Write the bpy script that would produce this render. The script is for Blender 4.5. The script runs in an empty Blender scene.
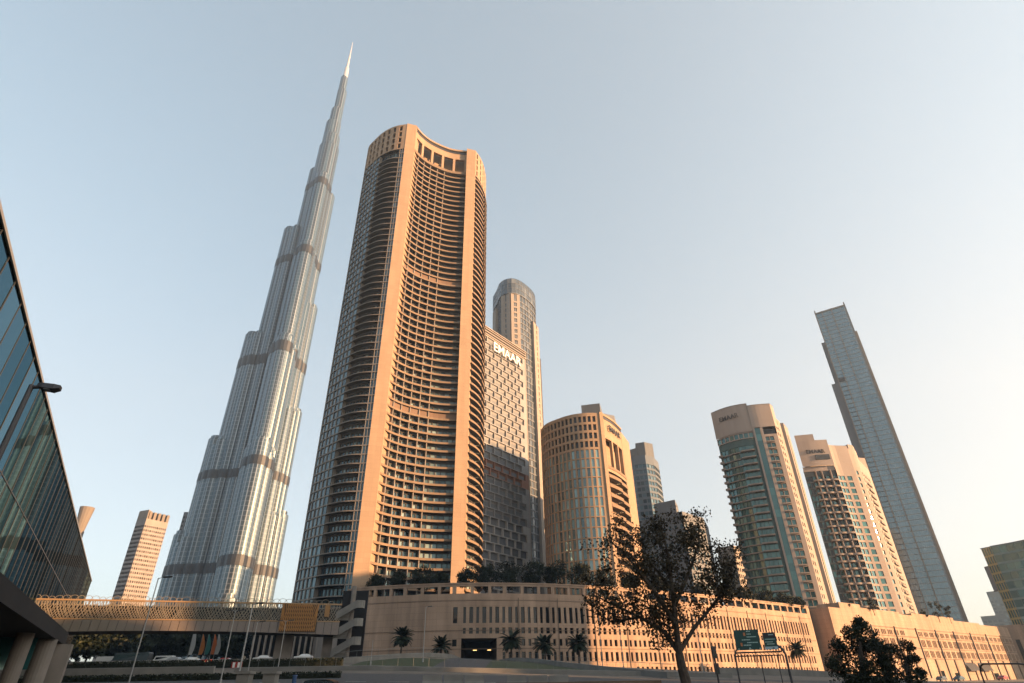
import bpy, math, random
from mathutils import Vector, Matrix
R = random.Random(7)
rad = math.radians
SC = bpy.context.scene
COL = SC.collection

# ---------------------------------------------------------------- camera
FPX, PITCH, ROLL, CZ = 572.0, rad(31.06), -rad(0.965), 1.6
cF = Vector((0, math.cos(PITCH), math.sin(PITCH)))
u0 = Vector((0, -math.sin(PITCH), math.cos(PITCH)))
r0 = Vector((1, 0, 0))
cR = math.cos(ROLL)*r0 + math.sin(ROLL)*u0
cU = -math.sin(ROLL)*r0 + math.cos(ROLL)*u0
cam = bpy.data.objects.new('camera', bpy.data.cameras.new('camera'))
COL.objects.link(cam)
cam.data.sensor_width = 36.0
cam.data.lens = FPX/1024*36.0
cam.data.clip_start = 0.2
cam.data.clip_end = 30000
M = Matrix((cR, cU, -cF)).transposed().to_4x4()
M.translation = Vector((0, 0, CZ))
cam.matrix_world = M
SC.camera = cam

# ---------------------------------------------------------------- light
SUN_AZ, SUN_EL = rad(108), rad(11)      # azimuth clockwise from the viewing direction
SKY_LOW_COOL, SKY_LOW_WARM, SKY_HIGH_COOL, SKY_HIGH_WARM = (.99,.95,.93), (1.18,1.02,.92), (.83,.95,1.02), (1.10,1.12,1.12)
w = bpy.data.worlds.new('World'); SC.world = w; w.use_nodes = True
nt = w.node_tree; nt.nodes.clear()
sky = nt.nodes.new('ShaderNodeTexSky'); sky.sky_type = 'NISHITA'; sky.sun_disc = False
sky.sun_elevation = SUN_EL; sky.sun_rotation = SUN_AZ
sky.air_density = 1.0; sky.dust_density = 1.5; sky.ozone_density = 2.0; sky.altitude = 0
hs = nt.nodes.new('ShaderNodeHueSaturation'); hs.inputs['Saturation'].default_value = 0.45
bg = nt.nodes.new('ShaderNodeBackground'); bg.inputs['Strength'].default_value = 0.115
wo = nt.nodes.new('ShaderNodeOutputWorld')
nt.links.new(sky.outputs[0], hs.inputs['Color']); tn = nt.nodes.new('ShaderNodeMixRGB'); tn.blend_type = 'MULTIPLY'; tn.inputs[0].default_value = 1; tn.inputs[2].default_value = (.92, 1.01, 1.01, 1)
nt.links.new(hs.outputs[0], tn.inputs[1]); gm = nt.nodes.new('ShaderNodeGamma'); gm.inputs[1].default_value = 0.72          # flatter, hazier sky
tg = nt.nodes.new('ShaderNodeTexCoord'); sp = nt.nodes.new('ShaderNodeSeparateXYZ'); nt.links.new(tg.outputs['Generated'], sp.inputs[0])
dp = nt.nodes.new('ShaderNodeVectorMath'); dp.operation = 'DOT_PRODUCT'; dp.inputs[1].default_value = (math.sin(SUN_AZ), math.cos(SUN_AZ), 0)
nt.links.new(tg.outputs['Generated'], dp.inputs[0])
mrs = nt.nodes.new('ShaderNodeMapRange'); mrs.interpolation_type = 'SMOOTHSTEP'
for q, v_ in enumerate((-.75, .55, 0, 1)): mrs.inputs[1+q].default_value = v_
nt.links.new(dp.outputs['Value'], mrs.inputs[0])
mrz = nt.nodes.new('ShaderNodeMapRange'); mrz.interpolation_type = 'SMOOTHSTEP'
for q, v_ in enumerate((0, .75, 0, 1)): mrz.inputs[1+q].default_value = v_
nt.links.new(sp.outputs['Z'], mrz.inputs[0])
def cmix(fac, a, b):
    m_ = nt.nodes.new('ShaderNodeMixRGB'); nt.links.new(fac, m_.inputs[0])
    for q, c_ in ((1, a), (2, b)):
        if isinstance(c_, tuple): m_.inputs[q].default_value = (*c_, 1)
        else: nt.links.new(c_, m_.inputs[q])
    return m_.outputs[0]
low = cmix(mrs.outputs[0], SKY_LOW_COOL, SKY_LOW_WARM); high = cmix(mrs.outputs[0], SKY_HIGH_COOL, SKY_HIGH_WARM)
tone = cmix(mrz.outputs[0], low, high)
wm = nt.nodes.new('ShaderNodeMixRGB'); wm.blend_type = 'MULTIPLY'; wm.inputs[0].default_value = 1
nt.links.new(tn.outputs[0], gm.inputs[0]); nt.links.new(gm.outputs[0], wm.inputs[1]); nt.links.new(tone, wm.inputs[2]); nt.links.new(wm.outputs[0], bg.inputs[0]); nt.links.new(bg.outputs[0], wo.inputs[0])
sl = bpy.data.lights.new('sun', 'SUN'); sl.energy = 5.0; sl.angle = rad(0.6); sl.color = (1.0, 0.55, 0.25)
sun = bpy.data.objects.new('sun', sl); COL.objects.link(sun)
sdir = Vector((math.sin(SUN_AZ)*math.cos(SUN_EL), math.cos(SUN_AZ)*math.cos(SUN_EL), math.sin(SUN_EL)))
sun.rotation_euler = sdir.to_track_quat('Z', 'Y').to_euler()
sun.location = (0, -60, 300)
SC.view_settings.view_transform = 'Standard'; SC.view_settings.look = 'None'
SC.view_settings.exposure = 1.97; SC.view_settings.gamma = 1.0
SC.render.engine = 'CYCLES'
SC.cycles.max_bounces = 5; SC.cycles.diffuse_bounces = 1; SC.cycles.glossy_bounces = 3
SC.cycles.transmission_bounces = 2; SC.cycles.volume_bounces = 0; SC.cycles.transparent_max_bounces = 6
SC.cycles.caustics_reflective = False; SC.cycles.caustics_refractive = False
SC.cycles.sample_clamp_indirect = 4.0
SC.cycles.use_denoising = True

# ---------------------------------------------------------------- geometry helpers
def ray(px, py): return cF + cR*((px-512)/FPX) + cU*((341.5-py)/FPX)
def at(px, py, dist):
    d = ray(px, py); h = math.hypot(d.x, d.y)
    return Vector((d.x/h*dist, d.y/h*dist, CZ + d.z/h*dist))
def proj(p):
    v = Vector(p) - Vector((0, 0, CZ)); z = v.dot(cF)
    if z < 0.1: return None
    return (512+FPX*v.dot(cR)/z, 341.5-FPX*v.dot(cU)/z)
def pol(az, d): a = rad(az); return (math.sin(a)*d, math.cos(a)*d)
def ss(t): t = max(0.0, min(1.0, t)); return t*t*(3-2*t)
def ground(x, y):
    tgt = max(0.8, min(7.6, 6.2-0.065*x))
    return ss((y-35)/115.0)*tgt

class MB:
    def __init__(s): s.v = []; s.f = []; s.uv = []; s.val = []
    def poly(s, pts, uv=None, val=0.5):
        n = len(s.v); s.v += [tuple(p) for p in pts]
        s.f.append(tuple(range(n, n+len(pts)))); s.uv.append(uv); s.val.append(val); return s
    def quads(s, vs, faces, val=0.5):
        n = len(s.v); s.v += [tuple(p) for p in vs]
        for f in faces: s.f.append(tuple(n+i for i in f)); s.uv.append(None); s.val.append(val)
        return s
    def obox(s, o, a, b, c, val=0.5):
        o, a, b, c = map(Vector, (o, a, b, c))
        p = [o, o+a, o+a+b, o+b, o+c, o+a+c, o+a+b+c, o+b+c]
        F = [(0,3,2,1),(4,5,6,7),(0,1,5,4),(1,2,6,5),(2,3,7,6),(3,0,4,7)]
        if a.cross(b).dot(c) < 0: F = [f[::-1] for f in F]
        return s.quads(p, F, val)
    def box(s, cx, cy, cz, sx, sy, sz, rot=0, val=0.5):
        c, n = math.cos(rot), math.sin(rot)
        a = Vector((c*sx, n*sx, 0)); b = Vector((-n*sy, c*sy, 0)); k = Vector((0, 0, sz))
        return s.obox(Vector((cx, cy, cz))-a/2-b/2-k/2, a, b, k, val)
    def prism(s, pts, z0, z1, top=True, bottom=False, uvs=True, open_edges=()):
        n = len(pts); u = 0
        for i in range(n):
            p, q = pts[i], pts[(i+1) % n]; L = math.hypot(q[0]-p[0], q[1]-p[1])
            if i not in open_edges:
                s.poly([(p[0],p[1],z0),(q[0],q[1],z0),(q[0],q[1],z1),(p[0],p[1],z1)], [(u,z0),(u+L,z0),(u+L,z1),(u,z1)])
            u += L
        if top: s.poly([(p[0],p[1],z1) for p in pts])
        if bottom: s.poly([(p[0],p[1],z0) for p in reversed(pts)])
        return s
    def tube(s, p0, p1, ra, rb, n=8, cap=True, val=0.5):
        p0, p1 = Vector(p0), Vector(p1); d = (p1-p0).normalized()
        a = d.orthogonal().normalized(); b = d.cross(a); k = len(s.v)
        for p, r in ((p0, ra), (p1, rb)):
            for i in range(n):
                t = 2*math.pi*i/n; s.v.append(tuple(p+a*r*math.cos(t)+b*r*math.sin(t)))
        for i in range(n):
            j = (i+1) % n; s.f.append((k+i, k+j, k+n+j, k+n+i)); s.uv.append(None); s.val.append(val)
        if cap:
            s.f.append(tuple(k+n+i for i in range(n))); s.uv.append(None); s.val.append(val)
            s.f.append(tuple(k+i for i in reversed(range(n)))); s.uv.append(None); s.val.append(val)
        return s
    def path(s, pts, radii, n=7):
        for i in range(len(pts)-1): s.tube(pts[i], pts[i+1], radii[i], radii[i+1], n)
        return s
    def build(s, name, m, parent=None, smooth=False, kind=None, label=None):
        me = bpy.data.meshes.new(name)
        o = bpy.data.objects.new(name, me)
        off = Vector((0, 0, 0))
        if parent is not None:
            off = Vector(parent.get('_w', (0, 0, 0))) ; o.parent = parent
            o['_w'] = list(off)
        vs = s.v if off.length == 0 else [(x-off.x, y-off.y, z-off.z) for x, y, z in s.v]
        me.from_pydata(vs, [], s.f)
        if any(u is not None for u in s.uv):
            l = me.uv_layers.new(name='UVMap'); k = 0
            for f, u in zip(s.f, s.uv):
                for i in range(len(f)):
                    if u is not None: l.data[k].uv = u[i]
                    k += 1
        at_ = me.attributes.new('v', 'FLOAT', 'FACE'); at_.data.foreach_set('value', s.val)
        me.materials.append(m)
        if smooth: me.polygons.foreach_set('use_smooth', [True]*len(me.polygons))
        COL.objects.link(o)
        if kind: o['kind'] = kind
        if label: o['label'] = label
        return o

def tag(o, label=None, cat=None, group=None, kind=None):
    if label: o['label'] = label
    if cat: o['category'] = cat
    if group: o['group'] = group
    if kind: o['kind'] = kind
    return o
def thing(name, label, cat, loc, group=None):
    o = bpy.data.objects.new(name, None); COL.objects.link(o)
    o.location = loc; o['_w'] = list(loc); o.empty_display_size = 0.5
    return tag(o, label, cat, group)
def kids(o): return [c for c in COL.objects if c.parent == o]
CH = {}
def dup(root, loc, rz=0.0, label=None, scale=None):
    if root.name not in CH:
        CH[root.name] = [(c, kids(c)) for c in kids(root)]
    r = root.copy(); COL.objects.link(r); r.location = loc; r.rotation_euler = (0, 0, rz)
    if scale: r.scale = (scale, scale, scale)
    if label: r['label'] = label
    for c, g in CH[root.name]:
        k = c.copy(); COL.objects.link(k); k.parent = r
        for e in g:
            q = e.copy(); COL.objects.link(q); q.parent = k
    return r

class Curve:
    """plan polyline; traversed so that the outward side lies on its right hand"""
    def __init__(s, pts, smooth=0):
        if smooth: pts = catmull(pts, smooth)
        s.p = [Vector((a, b)) for a, b in pts]
        s.u = [0.0]
        for i in range(len(s.p)-1): s.u.append(s.u[-1]+(s.p[i+1]-s.p[i]).length)
        s.L = s.u[-1]
        sn = []
        for i in range(len(s.p)-1):
            d = (s.p[i+1]-s.p[i]).normalized(); sn.append(Vector((d.y, -d.x)))
        s.n = []
        for i in range(len(s.p)):
            a = sn[max(0, i-1)]; b = sn[min(len(sn)-1, i)]; s.n.append((a+b).normalized())
    def at(s, u, o=0.0):
        u = max(0.0, min(s.L, u)); i = 0
        lo, hi = 0, len(s.u)-2
        while lo < hi:
            m_ = (lo+hi+1)//2
            if s.u[m_] <= u: lo = m_
            else: hi = m_-1
        i = lo
        t = (u-s.u[i])/max(1e-9, s.u[i+1]-s.u[i])
        p = s.p[i].lerp(s.p[i+1], t); n = s.n[i].lerp(s.n[i+1], t).normalized()
        return p+n*o
    def P(s, u, z, o=0.0): q = s.at(u, o); return (q.x, q.y, z)
    def pts(s, u0=0, u1=None, n=12, o=0.0):
        u1 = s.L if u1 is None else u1
        return [tuple(s.at(u0+(u1-u0)*i/n, o)) for i in range(n+1)]

def catmull(P, n):
    P = [Vector(p) for p in P]; Q = [2*P[0]-P[1]]+P+[2*P[-1]-P[-2]]; out = []
    for i in range(1, len(Q)-2):
        a, b, c, d = Q[i-1:i+3]
        for k in range(n):
            t = k/n
            out.append(tuple(0.5*((2*b)+(c-a)*t+(2*a-5*b+4*c-d)*t*t+(3*b-a-3*c+d)*t**3)))
    out.append(tuple(P[-1])); return out

def lin(a, b, n): return [a+(b-a)*i/n for i in range(n+1)]

def facade(mb, cv, us, zs, openf, depth=0.4, o=0.0, maxu=3.0, jit=0.0, valf=None, frame=True):
    """Wall grid with real recessed openings; returns the panes as (corners, value)."""
    nu, nz = len(us)-1, len(zs)-1; panes = []
    op = [[bool(openf(i, j)) for j in range(nz)] for i in range(nu)]
    for i in range(nu):
        a, b = us[i], us[i+1]
        for j in range(nz):
            c, d = zs[j], zs[j+1]
            if not op[i][j]:
                k = max(1, math.ceil((b-a)/maxu))
                for q in range(k):
                    x0, x1 = a+(b-a)*q/k, a+(b-a)*(q+1)/k
                    mb.poly([cv.P(x0,c,o), cv.P(x1,c,o), cv.P(x1,d,o), cv.P(x0,d,o)], [(x0,c),(x1,c),(x1,d),(x0,d)])
            else:
                di = o-depth
                if i == 0 or not op[i-1][j]: mb.poly([cv.P(a,c,o), cv.P(a,c,di), cv.P(a,d,di), cv.P(a,d,o)][::-1], [(a,c),(a+.3,c),(a+.3,d),(a,d)])
                if i == nu-1 or not op[i+1][j]: mb.poly([cv.P(b,c,o), cv.P(b,c,di), cv.P(b,d,di), cv.P(b,d,o)], [(b,c),(b+.3,c),(b+.3,d),(b,d)])
                if j == 0 or not op[i][j-1]: mb.poly([cv.P(a,c,o), cv.P(b,c,o), cv.P(b,c,di), cv.P(a,c,di)], [(a,c),(b,c),(b,c+.3),(a,c+.3)])
                if j == nz-1 or not op[i][j+1]: mb.poly([cv.P(a,d,di), cv.P(b,d,di), cv.P(b,d,o), cv.P(a,d,o)], [(a,d),(b,d),(b,d+.3),(a,d+.3)])
                e = [R.uniform(-jit, jit) for _ in range(3)]
                panes.append(([cv.P(a,c,di+e[0]), cv.P(b,c,di+e[1]), cv.P(b,d,di+e[2]), cv.P(a,d,di+e[0]+e[2]-e[1])], valf(i, j) if valf else R.random()))
    return panes

def score(pts):
    q = [proj(p) for p in pts]
    if any(x is None for x in q): return 0
    cx = sum(x for x, _ in q)/len(q); cy = sum(y for _, y in q)/len(q)
    if not (-10 < cx < 1034 and -10 < cy < 693): return 0
    a = 0
    for i in range(len(q)):
        j = (i+1) % len(q); a += q[i][0]*q[j][1]-q[j][0]*q[i][1]
    return abs(a)/2
def add_panes(panes, m, root, name='window', limit=100):
    """The largest panes each become a part, the rest one stuff part."""
    order = sorted(range(len(panes)), key=lambda i: -score(panes[i][0]))
    single = set(order[:limit]); rest = MB()
    for i, (p, v) in enumerate(panes):
        if i in single: MB().poly(p, None, v).build(name, m, root)
        else: rest.poly(p, None, v)
    if rest.f: rest.build(name, m, root, kind='stuff')
def sweep(mb, cv, u0, u1, prof, n=8, cap=True):
    """profile [(o, z)] carried along the plan curve"""
    us = lin(u0, u1, n); m = len(prof); k = len(mb.v)
    for u in us:
        for o, z in prof: mb.v.append(cv.P(u, z, o))
    for i in range(n):
        for j in range(m):
            q = (j+1) % m
            mb.f.append((k+i*m+j, k+i*m+q, k+(i+1)*m+q, k+(i+1)*m+j)); mb.uv.append(None); mb.val.append(.5)
    if cap:
        mb.f.append(tuple(k+j for j in reversed(range(m)))); mb.uv.append(None); mb.val.append(.5)
        mb.f.append(tuple(k+n*m+j for j in range(m))); mb.uv.append(None); mb.val.append(.5)
    return mb
def add_many(list_of_mb, name, m, root, limit=100, smooth=False, subs=None, sname='slab', sm=None):
    def sc(b):
        v = b.v; s_ = [proj(p) for p in (v[0], v[len(v)//2], v[-1])]
        if any(x is None for x in s_): return 0
        return abs(s_[0][0]-s_[2][0])+abs(s_[0][1]-s_[2][1])
    order = sorted(range(len(list_of_mb)), key=lambda i: -sc(list_of_mb[i]))
    one = set(order[:limit]); rest = MB()
    for i, b in enumerate(list_of_mb):
        if i in one:
            po = b.build(name, m, root, smooth)
            if subs: subs[i].build(sname, sm, po)
        else:
            n = len(rest.v); rest.v += b.v; rest.f += [tuple(n+k for k in f) for f in b.f]; rest.uv += b.uv; rest.val += b.val
    if rest.f:
        po = rest.build(name, m, root, smooth, kind='stuff')
        if subs:
            r2 = MB()
            for i, b in enumerate(subs):
                if i not in one: n = len(r2.v); r2.v += b.v; r2.f += [tuple(n+k for k in f) for f in b.f]; r2.uv += b.uv; r2.val += b.val
            r2.build(sname, sm, po)
def ledge(o0, o1, z, slab=0.28, par=1.05, t=0.14):
    return [(o0, z), (o1, z), (o1, z+slab+par), (o1-t, z+slab+par), (o1-t, z+slab), (o0, z+slab)]
def text(body, org, xd, up, size, m, root, name='sign_lettering', ext=0.12):
    c = bpy.data.curves.new('t', 'FONT'); c.body = body; c.size = size; c.extrude = ext; c.resolution_u = 2; c.offset = size*0.006
    t = bpy.data.objects.new('t', c); COL.objects.link(t)
    bpy.context.view_layer.update()
    me = bpy.data.meshes.new_from_object(t.evaluated_get(bpy.context.evaluated_depsgraph_get()))
    bpy.data.objects.remove(t); me.name = name; me.materials.clear(); me.materials.append(m)
    o = bpy.data.objects.new(name, me); COL.objects.link(o)
    x = Vector(xd).normalized(); u = Vector(up).normalized(); n = x.cross(u)
    W = Matrix((x, u, n)).transposed().to_4x4(); W.translation = Vector(org)-Vector(root.get('_w', (0,0,0)))
    me.transform(W); o.parent = root
    return o

# ---------------------------------------------------------------- materials
MC = {}
def nodes(name):
    m = bpy.data.materials.new(name); m.use_nodes = True; t = m.node_tree
    b = t.nodes['Principled BSDF']; return m, t, b
def plain(name, col, rough=0.6, metal=0.0, emit=None, es=1.0):
    if name in MC: return MC[name]
    m, t, b = nodes(name)
    b.inputs['Base Color'].default_value = (*col, 1); b.inputs['Roughness'].default_value = rough; b.inputs['Metallic'].default_value = metal
    if emit: b.inputs['Emission Color'].default_value = (*emit, 1); b.inputs['Emission Strength'].default_value = es
    MC[name] = m; return m
def stone(name, col, joint=(2.4, 1.2), var=0.10, jcol=0.72, rough=0.85, stain=0.12):
    if name in MC: return MC[name]
    m, t, b = nodes(name); N = t.nodes; L = t.links
    uv = N.new('ShaderNodeUVMap'); br = N.new('ShaderNodeTexBrick'); br.offset = 0.0
    br.inputs['Scale'].default_value = 1.0; br.inputs['Brick Width'].default_value = joint[0]; br.inputs['Row Height'].default_value = joint[1]
    br.inputs['Mortar Size'].default_value = 0.018; br.inputs['Mortar Smooth'].default_value = 0.2; br.inputs['Bias'].default_value = 0
    c = Vector(col)
    br.inputs['Color1'].default_value = (*(c*(1+var*.5)), 1); br.inputs['Color2'].default_value = (*(c*(1-var*.5)), 1); br.inputs['Mortar'].default_value = (*(c*jcol), 1)
    L.new(uv.outputs[0], br.inputs['Vector'])
    tc = N.new('ShaderNodeTexCoord'); mp = N.new('ShaderNodeMapping'); mp.inputs['Scale'].default_value = (.35, .35, .05)
    L.new(tc.outputs['Object'], mp.inputs[0])
    no = N.new('ShaderNodeTexNoise'); no.inputs['Scale'].default_value = 1.0; no.inputs['Detail'].default_value = 6
    L.new(mp.outputs[0], no.inputs['Vector'])
    mr = N.new('ShaderNodeMapRange'); mr.inputs[1].default_value = .3; mr.inputs[2].default_value = .75; mr.inputs[3].default_value = 1-stain; mr.inputs[4].default_value = 1+stain*.6
    L.new(no.outputs[0], mr.inputs[0])
    mx = N.new('ShaderNodeMixRGB'); mx.blend_type = 'MULTIPLY'; mx.inputs[0].default_value = 1
    L.new(br.outputs[0], mx.inputs[1]); L.new(mr.outputs[0], mx.inputs[2])
    L.new(mx.outputs[0], b.inputs['Base Color']); b.inputs['Roughness'].default_value = rough
    MC[name] = m; return m
def glass(name, dark, light, cut=0.7, rough=0.06, ior=1.9, tint=None, bump=0.0):
    if name in MC: return MC[name]
    m, t, b = nodes(name); N = t.nodes; L = t.links
    a = N.new('ShaderNodeAttribute'); a.attribute_name = 'v'
    cr = N.new('ShaderNodeValToRGB'); e = cr.color_ramp.elements
    e[0].position = 0; e[0].color = (*dark, 1); e[1].position = 1; e[1].color = (*light, 1)
    q = cr.color_ramp.elements.new(cut); q.color = (*(Vector(dark).lerp(Vector(light), .18)), 1)
    L.new(a.outputs['Fac'], cr.inputs[0]); L.new(cr.outputs[0], b.inputs['Base Color'])
    b.inputs['Roughness'].default_value = rough; b.inputs['IOR'].default_value = ior
    if tint: b.inputs['Specular Tint'].default_value = (*tint, 1)
    if bump:
        tc = N.new('ShaderNodeTexCoord'); no = N.new('ShaderNodeTexNoise'); no.inputs['Scale'].default_value = .25
        bp = N.new('ShaderNodeBump'); bp.inputs['Strength'].default_value = bump; bp.inputs['Distance'].default_value = .3
        L.new(tc.outputs['Object'], no.inputs['Vector']); L.new(no.outputs[0], bp.inputs['Height']); L.new(bp.outputs[0], b.inputs['Normal'])
    MC[name] = m; return m
def noisy(name, c1, c2, scale=1.0, rough=0.9, detail=5):
    if name in MC: return MC[name]
    m, t, b = nodes(name); N = t.nodes; L = t.links
    tc = N.new('ShaderNodeTexCoord'); no = N.new('ShaderNodeTexNoise'); no.inputs['Scale'].default_value = scale; no.inputs['Detail'].default_value = detail
    cr = N.new('ShaderNodeValToRGB'); cr.color_ramp.elements[0].position = .35; cr.color_ramp.elements[1].position = .68
    cr.color_ramp.elements[0].color = (*c1, 1); cr.color_ramp.elements[1].color = (*c2, 1)
    L.new(tc.outputs['Object'], no.inputs['Vector']); L.new(no.outputs[0], cr.inputs[0]); L.new(cr.outputs[0], b.inputs['Base Color'])
    b.inputs['Roughness'].default_value = rough; MC[name] = m; return m
def leafy(name, c1, c2, rough=0.6):
    if name in MC: return MC[name]
    m, t, b = nodes(name); N = t.nodes; L = t.links
    a = N.new('ShaderNodeAttribute'); a.attribute_name = 'v'
    cr = N.new('ShaderNodeValToRGB'); cr.color_ramp.elements[0].color = (*c1, 1); cr.color_ramp.elements[1].color = (*c2, 1)
    L.new(a.outputs['Fac'], cr.inputs[0]); L.new(cr.outputs[0], b.inputs['Base Color']); b.inputs['Roughness'].default_value = rough
    b.inputs['Specular IOR Level'].default_value = 0.25
    MC[name] = m; return m

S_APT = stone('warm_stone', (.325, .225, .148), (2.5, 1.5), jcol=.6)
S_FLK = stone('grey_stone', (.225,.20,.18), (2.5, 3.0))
S_SHADE = stone('recess_shade_stone', (.065,.06,.058), (2.5, 3.0))  # darkened stone: shade of recesses and balcony soffits put into its colour
S_POD = stone('podium_stone', (.345, .238, .168), (3.7, 1.55), var=.08, jcol=.42, stain=.34)
S_PALE = stone('pale_render', (.32, .265, .23), (4, 4), var=.04)
S_LITE = stone('light_stone', (.29, .25, .215), (3, 3.2), var=.05)
S_GREY = stone('grey_panel', (.155, .165, .18), (3, 3), var=.06)
CONC = noisy('concrete', (.17, .15, .13), (.24, .21, .185), .6)
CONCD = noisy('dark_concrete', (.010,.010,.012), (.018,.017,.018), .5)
CONCP = noisy('pale_concrete', (.16, .152, .14), (.23, .22, .20), .4)
ASPH = noisy('asphalt', (.045, .045, .048), (.065, .063, .062), 3)
GRASS = noisy('lawn_grass', (.02, .032, .012), (.045, .06, .022), 2.2)
PAVE = noisy('sandy_ground', (.10, .085, .07), (.15, .125, .10), .5)
STEEL = plain('galvanised_steel', (.30, .30, .30), .45, .5)
DSTEEL = plain('dark_steel', (.05, .05, .055), .45, .5)
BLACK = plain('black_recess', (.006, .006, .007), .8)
WHITE = plain('white_paint', (.78, .77, .74), .5)
BRONZE = plain('bronze_screen', (.30, .19, .10), .5, .2)
G_BLUE = glass('blue_glass', (.010, .030, .045), (.11, .18, .22), .7, ior=1.7, tint=(.6,.88,1))
G_TEAL = glass('teal_glass', (.008, .058, .062), (.06, .18, .18), .6, ior=1.8, tint=(.7, 1, 1))
G_DARK = glass('dark_glass', (.005, .007, .009), (.035, .038, .04), .8, ior=1.42)
G_BALC = glass('balcony_glass', (.010,.026,.032), (.24,.32,.32), .6, .06, 1.6, (.7,.95,1))
G_SILV = glass('silver_glass', (.05,.065,.08), (.14,.16,.175), .6, .1, 1.7)
G_SKY = glass('pale_blue_glass', (.055,.125,.175), (.095,.19,.25), .5, .08, 2.2, (.8,.95,1))
BARK = noisy('bark', (.030, .022, .017), (.065, .048, .036), 6)
# ---------------------------------------------------------------- ground
def make_ground():
    xs = [-1690,-1000,-600,-300]+lin(-200, 300, 100)+[400,700,1100,1690]
    ys = [-1690,-800,-300]+lin(-100, 260, 90)+[320,450,700,1100,1690]
    mb = MB(); n = len(ys)
    for x in xs:
        for y in ys: mb.v.append((x, y, ground(x, y)))
    for i in range(len(xs)-1):
        for j in range(n-1):
            mb.f.append((i*n+j, (i+1)*n+j, (i+1)*n+j+1, i*n+j+1)); mb.uv.append(None); mb.val.append(.5)
    return tag(mb.build('ground', PAVE, smooth=True), kind='structure')
make_ground()
def drape(name, poly_rows, m, dz, kind='structure'):
    """strip between two lines (x,y) pairs laid on the ground"""
    mb = MB(); A, B = poly_rows
    na = 40; nb = 6
    def along(P, t):
        cv = Curve(P); return cv.at(cv.L*t)
    for i in range(na+1):
        a, b = along(A, i/na), along(B, i/na)
        for j in range(nb+1):
            p = a.lerp(b, j/nb); mb.v.append((p.x, p.y, ground(p.x, p.y)+dz))
    for i in range(na):
        for j in range(nb):
            k = i*(nb+1)+j
            mb.f.append((k, k+nb+1, k+nb+2, k+1)); mb.uv.append(None); mb.val.append(.5)
    return tag(mb.build(name, m, smooth=True), kind=kind)
drape('road', ([(-150,66),(150,66)], [(-150,88),(150,88)]), ASPH, .03)
drape('side_road', ([(-190,158),(-56,158)], [(-190,176),(-78,176)]), ASPH, .03)
drape('driveway', ([(-13,100),(-13,166)], [(-5,100),(-5,166)]), ASPH, .035)

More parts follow.
